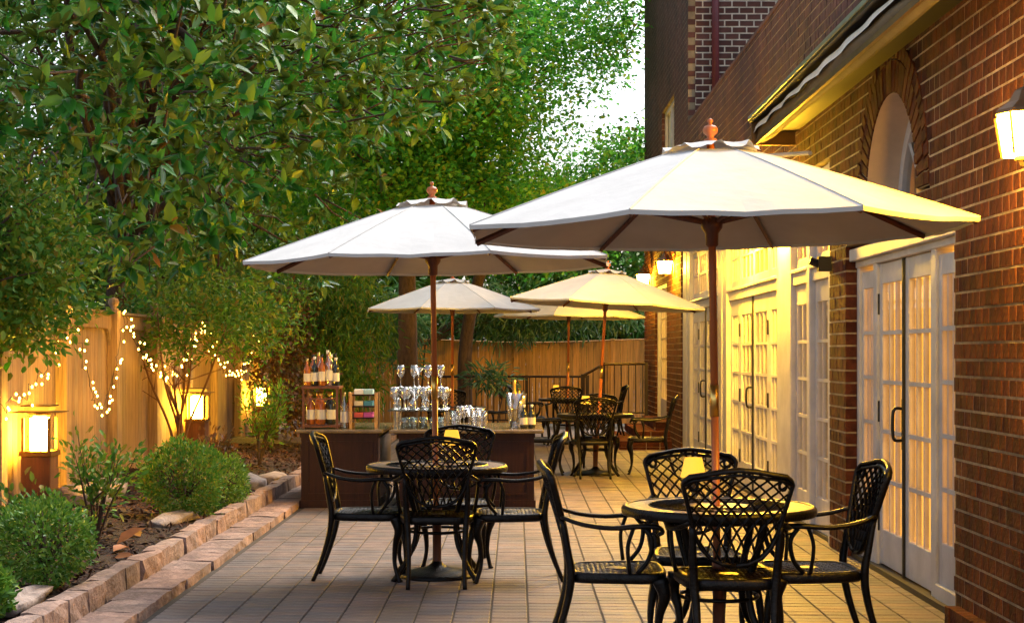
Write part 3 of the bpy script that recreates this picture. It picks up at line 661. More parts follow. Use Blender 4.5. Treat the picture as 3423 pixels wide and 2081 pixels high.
def post_lantern(x, y, label, z=.0, s=1.0):
    t = thing('post_lantern', label, 'lantern', (x, y, bedz(x, y)-.02), 0, 'lanterns along the fence')
    zb = .66-bedz(x, y)+.02+z; hw = .105*s
    b = MB(); b.box(-.12*s, .12*s, -.12*s, .12*s, 0, zb-.04); bev(part('post', b, M_postwood, t), .008, 1)
    b = MB(); b.box(-.13*s, .13*s, -.13*s, .13*s, zb-.04, zb); part('base_plate', b, M_bronze, t)
    h = .27*s
    b = MB(); b.box(-.062*s, .062*s, -.062*s, .062*s, zb+.006, zb+h-.004); part('glass', b, M_lamp, t)
    for sx in (-1, 1):
        for sy in (-1, 1): b = MB(); b.box(sx*hw-.011, sx*hw+.011, sy*hw-.011, sy*hw+.011, zb, zb+h); part('corner_bar', b, M_bronze, t)
    b = MB(); b.lathe([(.05*s, 0), (.09*s, .018*s), (.09*s, .03*s)], 4, (0, 0, zb+h)); part('collar', b, M_bronze, t)
    b = MB(); b.lathe([(.265*s, 0), (.265*s, .01)], 4, (0, 0, zb+h+.04*s)); b2 = part('brim', b, M_bronze, t); b2.rotation_euler = (0, 0, PI/4)
    b = MB(); b.box(-.10*s, .10*s, -.10*s, .10*s, zb+h+.055*s, zb+h+.085*s); part('upper_light', b, M_shade, t)
    b = MB(); b.lathe([(.17*s, 0), (.17*s, .012)], 4, (0, 0, zb+h+.09*s)); b2 = part('roof', b, M_bronze, t); b2.rotation_euler = (0, 0, PI/4)
post_lantern(-3.88, 13.0, 'glowing square bronze post lantern beside the big clipped ball bush')
post_lantern(-3.88, 19.4, 'glowing post lantern on the fence behind the thin multi-stemmed tree')
post_lantern(-3.88, 24.3, 'glowing post lantern at the far end of the fence by rusty foliage')

# fairy lights along the fence
def swag(y0, y1, zt, drop, nb):
    return [(FX+.14+rnd.uniform(0, .05), y0+(y1-y0)*(i+rnd.uniform(-.35, .35))/(nb-1), zt-drop*(1-abs(2*i/(nb-1)-1)**1.6)+rnd.gauss(0, .055)) for i in range(nb)]
bl = MB(); bl.lathe([(.0, -.012), (.007, -.006), (.009, .0), (.006, .009), (.0, .013)], 6); blm = bl.mesh('bulb', M_bulb)
for (y0, y1, nb, dr_, lab) in ((10.6, 14.3, 44, .75, 'string of fairy lights swagged over the first lantern on the fence'),
                         (14.3, 16.1, 34, .85, 'string of fairy lights hanging in a deep V on the bare fence panel'),
                         (16.1, 20.0, 56, .6, 'string of fairy lights on the fence behind the thin multi-stemmed tree'),
                         (20.0, 24.5, 48, .65, 'string of fairy lights on the fence toward the far lantern')):
    t = thing('string_lights', lab, 'string lights', (FX+.14, y0, 1.8), 0, 'fairy lights on the fence')
    pts = swag(y0, y1, 1.80, dr_, nb); b = MB(); b.tube(pts, .003, 3); wpart('wire', b, M_darkmetal, t)
    for q in pts: link('bulb', blm, t, Vector(q)+Vector((rnd.uniform(0, .05), rnd.uniform(-.04, .04), rnd.uniform(-.06, .03)))-WL[t.name])

# ================================================================== CHAIR
def make_chair():
    t = thing('armchair', 'x', 'chair', (0, 0, 0), 0, 'black lattice armchairs on the patio')
    SZ = .43
    # seat: rim + pierced lattice
    def half(y): return .205+.045*((y+.21)/.45)
    ring = []
    for i in range(33):
        a = 2*PI*i/32; c, s = math.cos(a), math.sin(a)
        e = .45; X = math.copysign(abs(c)**e, c); Y = math.copysign(abs(s)**e, s); yy = .015+.225*Y; ring.append((X*half(yy), yy))
    b = MB(); v = []; k = 32
    for i in range(k):
        x, y = ring[i]; n_ = Vector((x, y-.015)).normalized()
        for dx, dz in ((0, -.045), (.008, -.035), (.008, -.004), (-.006, .006), (-.03, .004), (-.03, -.012)): v.append((x+n_.x*dx, y+n_.y*dx, SZ+dz))
    q = 6; b.add(v, [(i*q+j, ((i+1) % k)*q+j, ((i+1) % k)*q+(j+1) % q, i*q+(j+1) % q) for i in range(k) for j in range(q)])
    seat = part('seat', b, M_black, t, True)
    b = MB()
    def inside(x, y): return abs(x) < half(y)-.012 and -.205 < y < .235
    for sgn in (1, -1):
        for c in np.arange(-.46, .47, .05):
            pts = [(u, sgn*u+c) for u in np.linspace(-.27, .27, 40) if inside(u, sgn*u+c)]
            if len(pts) > 2: b.tube([(x, y, SZ-.004) for x, y in (pts[0], pts[-1])], .009, 4, flat=(1.2, .6))
    for i, (x, y) in enumerate([(0, .015)]): b.lathe([(.05, -.006), (.05, .004), (.03, .006)], 12, (x, y, SZ-.002))
    part('seat_lattice', b, M_black, seat)
    # back: (u,v) -> 3D, leaning back, slightly dished
    def BK(u, v_): return Vector((u, -.205-.24*v_-.10*v_*v_+.55*u*u, SZ+.015+v_*.97))
    def wv(v_): return .10+.30*(1-math.exp(-v_*4.2))*.58 if v_ > 0 else .1
    def hw(v_): return .118+.10*min(1, v_/.16)**.7+.075*max(0, (v_-.10)/.4)
    left = []
    top = [(-.238, .452), (-.215, .472), (-.15, .483), (-.08, .497), (0, .505)]
    side = [(0, .055), (-.06, .062), (-.115, .09), (-.158, .14), (-.185, .20), (-.203, .27), (-.222, .345), (-.238, .41), (-.245, .435)]
    oneside = side+top; outl = oneside+[(-u, v_) for u, v_ in oneside[-2:0:-1]]
    b = MB(); pp = [BK(u, v_) for u, v_ in outl]; pp = pp+[pp[0], ]
    b.tube(pp, .0135, 6, flat=(1.25, .8)); back = part('backrest', b, M_black, t, True)
    b = MB(); b.tube([BK(u, v_-.012) for u, v_ in [(-.236, .445), (-.2, .466), (-.1, .482), (0, .494), (.1, .482), (.2, .466), (.236, .445)]], .014, 6, flat=(1.4, .6)); part('crest_rail', b, M_black, back, True)
    poly = outl
    def pin(u, v_):
        c = False; j = len(poly)-1
        for i in range(len(poly)):
            if (poly[i][1] > v_) != (poly[j][1] > v_) and u < (poly[j][0]-poly[i][0])*(v_-poly[i][1])/(poly[j][1]-poly[i][1])+poly[i][0]: c = not c
            j = i
        return c
    b = MB()
    for sgn in (1, -1):
        for c in np.arange(-1.5, 2.7, .31):
            run = []
            for v_ in np.linspace(.056, .505, 40):
                s_ = sgn*(c-(v_-.05)*4.3+.35*math.sin(v_*6)); u = s_*(.115+.20*v_)
                if pin(u, v_): run.append(BK(u, v_))
                else:
                    if len(run) > 2: b.tube(run[::3]+[run[-1]], .0078, 4, flat=(1.15, .7))
                    run = []
            if len(run) > 2: b.tube(run[::3]+[run[-1]], .0078, 4, flat=(1.15, .7))
    part('back_lattice', b, M_black, back)
    for sg in (-1, 1):
        b = MB(); pts = [BK(sg*(.205+(.034-.0042*i)*math.cos(1.2+i*.75)), .425+(.034-.0042*i)*math.sin(1.2+i*.75)) for i in range(8)]; b.tube(pts, .008, 5); part('scroll', b, M_black, back, True)
        # rear leg and post
        b = MB(); pts = spl([(sg*.175, -.325, 0), (sg*.172, -.275, .12), (sg*.175, -.225, .28), (sg*.185, -.205, .42), (sg*.192, -.222, .54), tuple(BK(sg*.196, .235))], 4)
        b.tube(pts, lerps([.014, .015, .018, .021, .018, .014], len(pts)), 6, flat=(1.0, 1.1)); part('leg', b, M_black, t, True)
        b = MB(); pts = spl([(sg*.232, .236, 0), (sg*.222, .222, .03), (sg*.205, .198, .12), (sg*.212, .205, .24), (sg*.235, .226, .33), (sg*.225, .205, .405)], 4)
        b.tube(pts, lerps([.019, .014, .014, .020, .030, .040], len(pts)), 7); part('leg', b, M_black, t, True)
        b = MB(); pts = spl([tuple(BK(sg*.205, .255)), (sg*.245, -.15, .662), (sg*.268, -.02, .648), (sg*.268, .10, .655), (sg*.262, .19, .652), (sg*.258, .215, .63), (sg*.258, .195, .615)], 4)
        b.tube(pts, lerps([.013, .016, .017, .018, .018, .014, .012], len(pts)), 6, flat=(1.35, .72))
        arm = part('arm', b, M_black, t, True)
        b = MB(); b.tube(spl([(sg*.262, .13, .645), (sg*.262, .165, .59), (sg*.25, .15, .50), (sg*.235, .10, .435)], 4), .0115, 6)
        b.tube(spl([(sg*.262, .08, .645), (sg*.258, .055, .56), (sg*.24, .065, .435)], 4), .0095, 6)
        pts = [(sg*.262, .165+(.022-.003*i)*math.cos(i*.8), .625+(.022-.003*i)*math.sin(i*.8)-.02) for i in range(7)]; b.tube(pts, .007, 5)
        part('arm_support', b, M_black, arm, True)
    return t
chair0 = make_chair(); used = [False]
def chair(x, y, deg, label):
    c = chair0 if not used[0] else copy_tree(chair0); used[0] = True
    c.location = (x, y, 0.0); c.rotation_euler = (0, 0, math.radians(deg)); c['label'] = label; return c
# facing: 0 = +Y (away), 90 = -X (left), 180 = towards camera, -90 = +X (right)

# ================================================================== TABLE
def make_table():
    t = thing('bistro_table', 'x', 'table', (0, 0, 0), 0, 'round black metal tables with umbrellas')
    b = MB(); R = .455
    b.lathe([(.03, .69), (R-.05, .69), (R-.02, .688), (R, .70), (R, .716), (R-.012, .724), (R-.03, .726), (.03, .726)], 56, close=False)
    top = part('tabletop', b, M_tabletop, t, True); top.data.polygons.foreach_set('use_smooth', [True]*len(top.data.polygons))
    b = MB()
    b.lathe([(R+.004, .686), (R+.008, .698), (R+.008, .714), (R-.004, .729), (R-.02, .7285), (R-.02, .724)], 56, close=False); part('rim', b, M_black, top, True)
    b = MB()
    for r in (.17, .33): b.tube([(r*math.cos(2*PI*i/40), r*math.sin(2*PI*i/40), .727) for i in range(41)], .005, 4)
    for i in range(36):
        a = 2*PI*i/36
        for sgn in (1, -1): b.tube([((.175+.155*q/4)*math.cos(a+sgn*.17*q/4), (.175+.155*q/4)*math.sin(a+sgn*.17*q/4), .727) for q in range(5)], .0045, 4)
    part('top_relief', b, M_black, top)
    b = MB(); b.lathe([(.26, .655), (.275, .655), (.275, .69), (.26, .69), (.26, .655)], 32, close=False); part('apron', b, M_black, t, True)
    for k in range(4):
        a = PI/4+k*PI/2; c, s = math.cos(a), math.sin(a)
        pts = spl([(r*c, r*s, z) for r, z in ((.27, .68), (.235, .55), (.18, .38), (.20, .22), (.30, .08), (.375, .0))], 4)
        b = MB(); b.tube(pts, lerps([.020, .019, .017, .018, .017, .02], len(pts)), 6); part('leg', b, M_black, t, True)
    b = MB(); b.tube([(.185*math.cos(2*PI*i/24), .185*math.sin(2*PI*i/24), .30) for i in range(25)], .010, 5); part('ring_brace', b, M_black, t, True)
    return t
table0 = make_table(); tu = [False]
def table(x, y, label):
    c = table0 if not tu[0] else copy_tree(table0); tu[0] = True
    c.location = (x, y, 0.0); c['label'] = label
def make_stand():
    t = thing('umbrella_stand', 'x', 'umbrella stand', (0, 0, 0), 0, 'metal umbrella stands under the tables')
    b = MB(); b.lathe([(.25, 0), (.25, .012), (.23, .026), (.14, .045), (.06, .065), (.034, .09), (.030, .10)], 28); part('base', b, M_black, t, True)
    b = MB(); b.lathe([(.028, .09), (.028, .42), (.032, .42), (.032, .46), (.024, .46), (.024, .09)], 14, close=False); part('stem', b, M_teakdark, t, True)
    b = MB(); b.tube([(.026, 0, .36), (.05, 0, .36)], .006, 6); b.lathe([(.0, -.012), (.012, -.01), (.015, 0), (.012, .01), (0, .012)], 8, (.055, 0, .36)); part('knob', b, M_black, t, True)
    return t
stand0 = make_stand(); su = [False]
def stand(x, y, label):
    c = stand0 if not su[0] else copy_tree(stand0); su[0] = True
    c.location = (x, y, 0); c['label'] = label

# ================================================================== UMBRELLA
def make_umbrella(seed=0):
    r_ = random.Random(seed)
    t = thing('patio_umbrella', 'x', 'umbrella', (0, 0, 0), 0, 'cream market umbrellas over the tables')
    R, ZR, ZT, RT = 1.235, 2.04, 2.40, .20
    b = MB(); b.tube([(0, 0, .06), (0, 0, 1.16)], .0185, 12); part('lower_pole', b, M_teak, t, True)
    b = MB(); b.tube([(0, 0, 1.29), (0, 0, 2.46)], .0185, 12); part('upper_pole', b, M_teak, t, True)
    b = MB(); b.lathe([(.0185, 1.15), (.0215, 1.15), (.0215, 1.30), (.0185, 1.30)], 14); part('brass_collar', b, M_brass, t, True)
    b = MB(); b.lathe([(.02, 1.955), (.030, 1.965), (.032, 2.02), (.05, 2.045), (.054, 2.085), (.03, 2.095), (.02, 2.095)], 16); part('runner', b, M_teakdark, t, True)
    b = MB(); b.lathe([(.02, 2.31), (.05, 2.32), (.052, 2.36), (.02, 2.37)], 16); part('hub', b, M_teakdark, t, True)
    b = MB(); b.lathe([(.018, 2.455), (.03, 2.46), (.03, 2.468), (.016, 2.475), (.016, 2.482), (.034, 2.50), (.037, 2.515), (.028, 2.53), (.010, 2.537), (.008, 2.545), (.014, 2.552), (.013, 2.562), (.0, 2.568)], 16); part('finial', b, M_teak, t, True)
    # canopy: 8 panels, slack between the ribs
    nr, na = 10, 6; v = []; ang0 = PI/8
    def CP(rr, th, off=0):
        k = (th-ang0)/(PI/4); f = k-math.floor(k); ap = math.cos(PI/8)/math.cos((f-.5)*PI/4)
        s = (rr-RT)/(R-RT); z = ZT-(ZT-ZR)*(s**1.06) + .0035*math.sin(f*PI*6+rr*9+k*1.7)*s*math.sin(PI*f) - .020*math.sin(PI*f)*s*(1-.35*s)*2*(0.5)
        r2 = rr*ap*(1-.012*math.sin(PI*f)*s)
        return (r2*math.cos(th), r2*math.sin(th), z+off)
    ths = [ang0+PI/4*(i/na) for i in range(8*na)]; n_ = len(ths)
    for off in (0, -.005):
        for i in range(nr+1):
            rr = RT*.5+(R-RT*.5)*i/nr if False else (RT+(R-RT)*i/nr)
            for th in ths: v.append(CP(rr, th, off))
    S = (nr+1)*n_; fs = []
    for i in range(nr):
        for j in range(n_):
            a, c, d, e = i*n_+j, i*n_+(j+1) % n_, (i+1)*n_+(j+1) % n_, (i+1)*n_+j
            fs.append((a, e, d, c)); fs.append((a+S, c+S, d+S, e+S))
    for j in range(n_): a = nr*n_+j; c = nr*n_+(j+1) % n_; fs.append((a, a+S, c+S, c))
    b = MB(); b.add(v, fs); can = part('canopy', b, M_canvas, t, False)
    b = MB()
    hem = [CP(R+.002, th, -.003) for th in ths]
    v = []
    for p in hem: v += [(p[0], p[1], p[2]+.004), (p[0]*.998, p[1]*.998, p[2]-.016)]
    b.add(v, [(2*j, 2*j+1, 2*((j+1) % n_)+1, 2*((j+1) % n_)) for j in range(n_)]); part('hem', b, M_canvas, can)
    b = MB()
    for k in range(8): th = ang0+k*PI/4; b.tube([CP(RT+(R-RT)*i/5, th, .002) for i in range(6)], .0035, 4)
    part('seam', b, M_canvas, can)
    # vent cap with puckered edge
    b = MB(); v = []; m_ = 64
    for i, rr in enumerate((.03, .09, .15, .20, .245)):
        for j in range(m_):
            th = 2*PI*j/m_; k = (th-ang0)/(PI/4); f = k-math.floor(k); ap = math.cos(PI/8)/math.cos((f-.5)*PI/4)
            z = 2.462-.055*(rr/.245)**1.5*1.0 + .030*(i/4)**3*math.sin(PI*f)**3*(1+.5*math.sin(j*1.7+seed))
            if i == 4: z += -.004
            v.append((rr*ap*math.cos(th), rr*ap*math.sin(th), z))
    b.add(v, [(i*m_+j, (i+1)*m_+j, (i+1)*m_+(j+1) % m_, i*m_+(j+1) % m_) for i in range(4) for j in range(m_)]); part('vent_cap', b, M_canvas, t, True)
    for k in range(8):
        th = ang0+k*PI/4; c, s = math.cos(th), math.sin(th)
        b = MB(); p0 = Vector((.045*c, .045*s, 2.345)); p1 = Vector(CP(R-.01, th, -.022)); mid = Vector(CP(R*.55, th, -.02))
        b.tube([p0, mid, p1], .0115, 4, flat=(.8, 1.3)); rib = part('rib', b, M_teakdark, t)
        b = MB(); b.tube([(.045*c, .045*s, 2.075), tuple(mid)], .009, 4, flat=(.8, 1.3)); part('strut', b, M_teakdark, rib)
    return t
um0 = make_umbrella(); uu = [False]
def umbrella(x, y, tx, ty, rz, label, s=1.0):
    c = um0 if not uu[0] else copy_tree(um0); uu[0] = True
    c.location = (x, y, 0.0); c.rotation_euler = (math.radians(tx), math.radians(ty), math.radians(rz)); c.scale = (s, s, 1); c['label'] = label

def make_tlamp():
    t = thing('table_lamp', 'x', 'lamp', (0, 0, 0), 0, 'small lamps with yellow shades on the tables')
    b = MB(); b.lathe([(.04, 0), (.04, .008), (.012, .016), (.008, .03), (.008, .15)], 14); part('base', b, M_darkmetal, t, True)
    b = MB(); b.lathe([(.064, .12), (.042, .215)], 24, close=False); part('shade', b, M_shade, t, True)
    return t
tl0 = make_tlamp(); lu = [False]
def tlamp(x, y, rz, label):
    c = tl0 if not lu[0] else copy_tree(tl0); lu[0] = True
    c.location = (x, y, .7275); c['label'] = label

# ------------------------------------------------------------------ placing the sets
T1 = (.965, 7.60); T2 = (-.515, 10.40); T3 = (-.86, 21.6); T4 = (.95, 19.1); T5 = (.82, 25.6)
table(*T1, 'round metal table with patterned tan top nearest the arched glazed doorway'); table(*T2, 'round metal table in front of the two dark wood bars')
table(*T3, 'round table behind the bars under the umbrella set furthest left'); table(*T4, 'round table beyond the bars by the brick steps'); table(*T5, 'furthest round table before the metal railing')
stand(*T1, 'umbrella stand under the table by the arched doorway'); stand(*T2, 'umbrella stand under the table before the two bars')
stand(*T3, 'umbrella stand under the table behind the bars'); stand(*T4, 'umbrella stand under the table by the brick steps'); stand(*T5, 'umbrella stand under the furthest table')
umbrella(*T1, 0, -.9, 0, 'large cream canvas umbrella in front of the arched glazed doorway')
umbrella(*T2, 0, -.75, -4, 'cream canvas umbrella over the table before the two bars')
umbrella(*T3, 0, 0, 6, 'cream umbrella behind the bars beside the leafy shrubs')
umbrella(*T4, 0, 3.4, 0, 'cream umbrella leaning toward the white glazed doors by the steps')
umbrella(*T5, 0, .8, 10, 'furthest cream umbrella, before the back fence and railing')
tlamp(.865, 7.78, 0, 'lit table lamp with yellow shade on the table by the arched doorway'); tlamp(-.425, 10.55, 0, 'lit table lamp on the table before the two bars')
tlamp(.83, 19.0, 0, 'lit table lamp on the table by the brick steps'); tlamp(.64, 25.5, 0, 'lit table lamp on the furthest table')
chair(.985, 7.38, 0, 'black lattice armchair tucked under the tan topped table facing its lit lamp')
chair(.93, 8.22, 180, 'black lattice armchair behind the lit lamp of the tan topped table')
chair(.46, 7.60, -90, 'black lattice armchair between the tan topped table and the table by the bars')
chair(1.41, 7.62, 94, 'black lattice armchair between the tan topped table and the arched glazed doorway')
chair(-.97, 10.35, -90, 'black lattice armchair beside the stone kerb at the table by the bars')
chair(-.50, 10.12, 2, 'black lattice armchair tucked under the table by the bars, turned to face the bars')
chair(-.03, 10.30, 92, 'black lattice armchair at the table by the bars, its back to the glazed doors')
chair(-.40, 11.0, 180, 'black lattice armchair between the table and the two bars')
chair(.90, 18.72, 3, 'lattice armchair at the step-side table facing the back fence')
chair(1.60, 19.3, 85, 'lattice armchair between the step-side table and the brick steps')
chair(.33, 19.2, -92, 'lattice armchair at the step-side table next to the bar end')
chair(1.02, 19.85, 178, 'lattice armchair at the step-side table with its back to the railing')
chair(.75, 25.0, 5, 'lattice armchair at the furthest table facing the railing')
chair(.22, 25.6, -90, 'lattice armchair on the bar side of the furthest table')
chair(1.45, 25.7, 95, 'lattice armchair on the brick step side of the furthest table')
chair(-.25, 21.6, 92, 'lattice armchair behind the bars on the railing side of its table')
chair(-.95, 22.25, 180, 'lattice armchair behind the bars facing the bottles')

# ================================================================== BARS
def bar(name, x0, x1, y0, y1, h, ov, label):
    t = thing(name, label, 'bar counter', ((x0+x1)/2, (y0+y1)/2, 0), 0, 'dark wood patio bars')
    b = MB(); b.box(x0, x1, y0, y1, .03, h-.035); wpart('body', b, M_barwood, t)
    b = MB(); b.box(x0-ov, x1+ov, y0-ov, y1+ov, h-.035, h); o = wpart('countertop', b, M_bartop, t); bev(o, .012, 3)
    b = MB(); b.box(x0-.015, x1+.015, y0-.015, y1+.015, 0, .07); wpart('plinth', b, M_barwood, t)
    b = MB(); b.box(x0-.01, x1+.01, y0-.01, y1+.01, h-.075, h-.036); wpart('moulding', b, M_barwood, t)
    n_ = max(1, int((x1-x0)/.42))
    for i in range(n_):
        a = x0+(x1-x0)*i/n_+.05; c = x0+(x1-x0)*(i+1)/n_-.05
        fr_ = MB(); fr_.box(a, c, y0-.010, y0, .12, .14); fr_.box(a, c, y0-.010, y0, h-.13, h-.11); fr_.box(a, a+.02, y0-.010, y0, .14, h-.13); fr_.box(c-.02, c, y0-.010, y0, .14, h-.13)
        wpart('front_panel', fr_, M_barwood, t)
    return t
BH = .735
lb = bar('bar_counter', -2.02, -1.30, 15.0, 16.5, BH, .05, 'dark wood bar holding the bottles, beside the stone kerb')
b = MB(); b.box(-1.299, -1.285, 15.05, 16.4, .08, BH-.08); wpart('side_panel', b, M_tan, lb)
rb = bar('bar_counter', -1.10, .17, 15.0, 16.4, BH, .09, 'wider dark wood bar holding the wine glasses and ice bucket')
# things on the bars
def lathe_thing(name, prof, m, loc, label, cat, group, n=14, smooth=True, extra=None):
    b = MB(); b.lathe(prof, n, close=False); o = link(name, b.mesh(name, m, smooth), None, loc); tag(o, label, cat, group); return o
def bottle(x, y, z, h, r, m, label, group, cap=M_brass, lab=True):
    t = thing('bottle', label, 'bottle', (x, y, z), rnd.uniform(0, 6), group)
    b = MB(); b.lathe([(0, 0), (r*.95, .002), (r, .01), (r, h*.58), (r*.85, h*.66), (r*.38, h*.75), (r*.34, h*.95)], 14, close=False); part('body', b, m, t, True)
    b = MB(); b.lathe([(r*.40, h*.90), (r*.42, h), (0, h)], 10, close=False); part('cap', b, cap, t, True)
    if lab: b = MB(); b.lathe([(r*1.02, h*.16), (r*1.02, h*.46)], 14, close=False); part('paper_label', b, M_label, t, True)
# bottle rack: wood frame with two tiers
rk = thing('bottle_rack', 'tall wooden rack holding liquor bottles on the bar by the kerb', 'rack', (-1.86, 15.3, BH))
for sx in (-2.02, -1.70):
    for sy in (15.16, 15.50): b = MB(); b.box(sx-.010, sx+.010, sy-.010, sy+.010, BH, BH+.40); wpart('post', b, M_teakdark, rk)
for z in (BH+.012, BH+.38): b = MB(); b.box(-2.04, -1.68, 15.14, 15.52, z, z+.022); wpart('shelf', b, M_teakdark, rk)
b = MB(); b.box(-2.006, -1.714, 15.15, 15.17, BH+.275, BH+.29); wpart('rail', b, M_teakdark, rk)
for i, (x, y) in enumerate([(-1.96, 15.24), (-1.86, 15.24), (-1.765, 15.24), (-1.91, 15.40), (-1.80, 15.40)]):
    bottle(x, y, BH+.036, .31, .042, [M_amber, M_amber, M_dkglass, M_amber, M_dkglass][i], ['amber', 'amber', 'dark', 'amber', 'dark'][i]+' liquor bottle on the lower rack shelf, '+('front row' if i < 3 else 'back row'), 'bottles on the lower rack shelf')
for i, (x, y) in enumerate([(-1.99, 15.21), (-1.92, 15.22), (-1.85, 15.21), (-1.78, 15.22), (-1.72, 15.24), (-1.95, 15.33), (-1.88, 15.35), (-1.81, 15.34), (-1.74, 15.36), (-1.91, 15.44), (-1.79, 15.45)]):
    bottle(x, y, BH+.404, [.26, .28, .30, .32, .27, .30, .29, .34, .31, .32, .3][i], .033, [M_amber, M_dkglass, M_amber, M_clear, M_dkglass, M_amber, M_clear, M_amber, M_dkglass, M_amber, M_clear][i], ['amber', 'dark', 'amber', 'clear', 'dark', 'amber', 'clear', 'amber', 'dark', 'amber', 'clear'][i]+' liquor bottle with '+['brass', 'white', 'black'][i % 3]+' cap on top of the wooden rack, '+('front row' if i < 5 else 'middle row' if i < 9 else 'back row'), 'bottles on top of the rack', cap=[M_brass, M_label, M_darkmetal][i % 3])
for i, (x, y) in enumerate([(-1.64, 15.25), (-1.60, 15.36)]): bottle(x, y, BH+.001, .34, .038, [M_clear, M_amber][i], ['clear bottle between the bottle rack and napkin shelf', 'amber bottle between the bottle rack and napkin shelf'][i], 'bottles beside the rack')
# napkin shelf
nk = thing('napkin_shelf', 'small open wooden shelf stacked with napkins beside the bottles', 'shelf', (-1.46, 15.35, BH))
for sx in (-1.575, -1.335):
    for sy in (15.22, 15.48): b = MB(); b.box(sx-.013, sx+.013, sy-.013, sy+.013, BH, BH+.34); wpart('post', b, M_goldwood, nk)
for z in (BH+.09, BH+.2, BH+.31): b = MB(); b.box(-1.562, -1.348, 15.21, 15.49, z, z+.014); wpart('shelf', b, M_barwood, nk)
cols = [('white', (.8, .8, .82)), ('pale blue', (.35, .6, .75)), ('cream', (.7, .62, .45)), ('teal', (.1, .35, .42)), ('red and white', (.6, .10, .09)), ('pink', (.6, .10, .4))]
for i, (nm, c) in enumerate(cols):
    z = BH+.325-.11*(i//2); xx = -1.50+.09*(i % 2); b = MB(); b.box(xx-.045, xx+.04, 15.24, 15.42, z, z+.045)
    tag(wpart('napkin_stack', b, mat('napkin_'+nm.replace(' ', '_'), c, .7, var=.06)), 'stack of %s paper napkins on the small wooden shelf' % nm, 'napkins', 'napkins on the small shelf')
# glass shelf with wine glasses
gs = thing('glass_shelf', 'raised clear glass shelf on the bar carrying stemware', 'shelf', (-.82, 15.5, BH))
b = MB(); b.box(-1.22, -.60, 15.15, 15.75, BH+.165, BH+.177); wpart('glass_plate', b, thin_glass('shelf_glass', (.85, .97, .92), .3), gs)
for x in (-1.15, -.66):
    for yy in (15.22, 15.68): b = MB(); b.lathe([(.03, 0), (.028, .165)], 10, (x, yy, BH)); wpart('leg', b, M_clear, gs)
wg = MB(); wg.lathe([(.036, 0), (.034, .004), (.006, .01), (.0045, .09), (.02, .105), (.038, .135), (.042, .165), (.034, .21), (.033, .21), (.040, .165), (.036, .137), (.018, .108), (0, .102)], 14, close=False); wgm = wg.mesh('wine_glass', M_clear, True)
tb = MB(); tb.lathe([(0, .004), (.034, .003), (.036, .0), (.038, .10), (.035, .10), (.033, .012), (0, .012)], 14, close=False); tbm = tb.mesh('tumbler', M_clear, True)
mt = MB(); mt.lathe([(.036, 0), (.034, .004), (.005, .012), (.0045, .11), (.055, .19), (.053, .19), (.0035, .114), (0, .113)], 14, close=False); mtm = mt.mesh('martini_glass', M_clear, True)
gi = 0
for i, (x, y) in enumerate([(-1.16+.095*a, 15.22+.12*c) for a in range(6) for c in range(4)]):
    up = (i % 5 == 3); me = mtm if i % 7 == 2 else wgm; z = BH+.178
    o = link('wine_glass' if me is wgm else 'martini_glass', me, None, (x+rnd.uniform(-.012, .012), y, z+(.21 if (up and me is wgm) else 0)))
    if up and me is wgm: o.rotation_euler = (PI, 0, 0)
    tag(o, ('upturned' if up else 'upright')+' wine glass on the raised glass shelf, '+['front', 'second', 'third', 'back'][i % 4]+' row' if me is wgm else 'martini glass on the raised glass shelf, '+['front', 'second', 'third', 'back'][i % 4]+' row', 'glass', 'wine glasses on the glass shelf' if me is wgm else 'martini glasses on the glass shelf')
for i, (x, y, z, me) in enumerate([(-1.10, 15.23, .39, wgm), (-.93, 15.25, .39, mtm), (-.84, 15.24, .39, wgm), (-.72, 15.26, .39, wgm), (-.98, 15.36, .39, wgm)]):
    o = link('wine_glass' if me is wgm else 'martini_glass', me, None, (x, y, BH+z)); tag(o, ['wine glass balanced on others above the shelf end', 'martini glass balanced highest above the shelf', 'wine glass balanced beside the highest martini glass', 'wine glass balanced on others near the umbrella pole', 'wine glass balanced behind the highest martini glass'][i], 'glass', 'glasses balanced in a second tier')
for i, (x, y) in enumerate([(-1.06, 15.26), (-.97, 15.25), (-.88, 15.27), (-.79, 15.25), (-.72, 15.32), (-1.02, 15.38), (-.9, 15.4)]):
    tag(link('tumbler', tbm, None, (x, y, BH+.001)), 'clear tumbler under the raised glass shelf', 'glass', 'tumblers under the glass shelf')
for i, (x, y) in enumerate([(-.53, 15.2), (-.44, 15.22), (-.50, 15.33), (-.40, 15.34), (-.46, 15.46), (-.34, 15.28)]):
    me = mtm if i % 2 else wgm; tag(link('martini_glass' if i % 2 else 'wine_glass', me, None, (x, y, BH+.001)), ('clear martini glass standing on the bar top next to the glass shelf' if i % 2 else 'clear wine glass standing on the bar top next to the glass shelf'), 'glass', 'glasses on the bar top')
for i, (x, y) in enumerate([(-.56, 15.28), (-.36, 15.2), (-.30, 15.4)]):
    b = MB(); b.lathe([(0, 0), (.05, .002), (.055, .15), (.052, .15), (.047, .01), (0, .01)], 14, close=False); tag(link('pitcher', b.mesh('pitcher', M_clear, True), None, (x-.03, y+.28, BH+.001)), ['clear glass pitcher closest to the glass shelf', 'clear glass pitcher between the other two', 'clear glass pitcher closest to the ice bucket'][i], 'pitcher', 'pitchers on the bar')
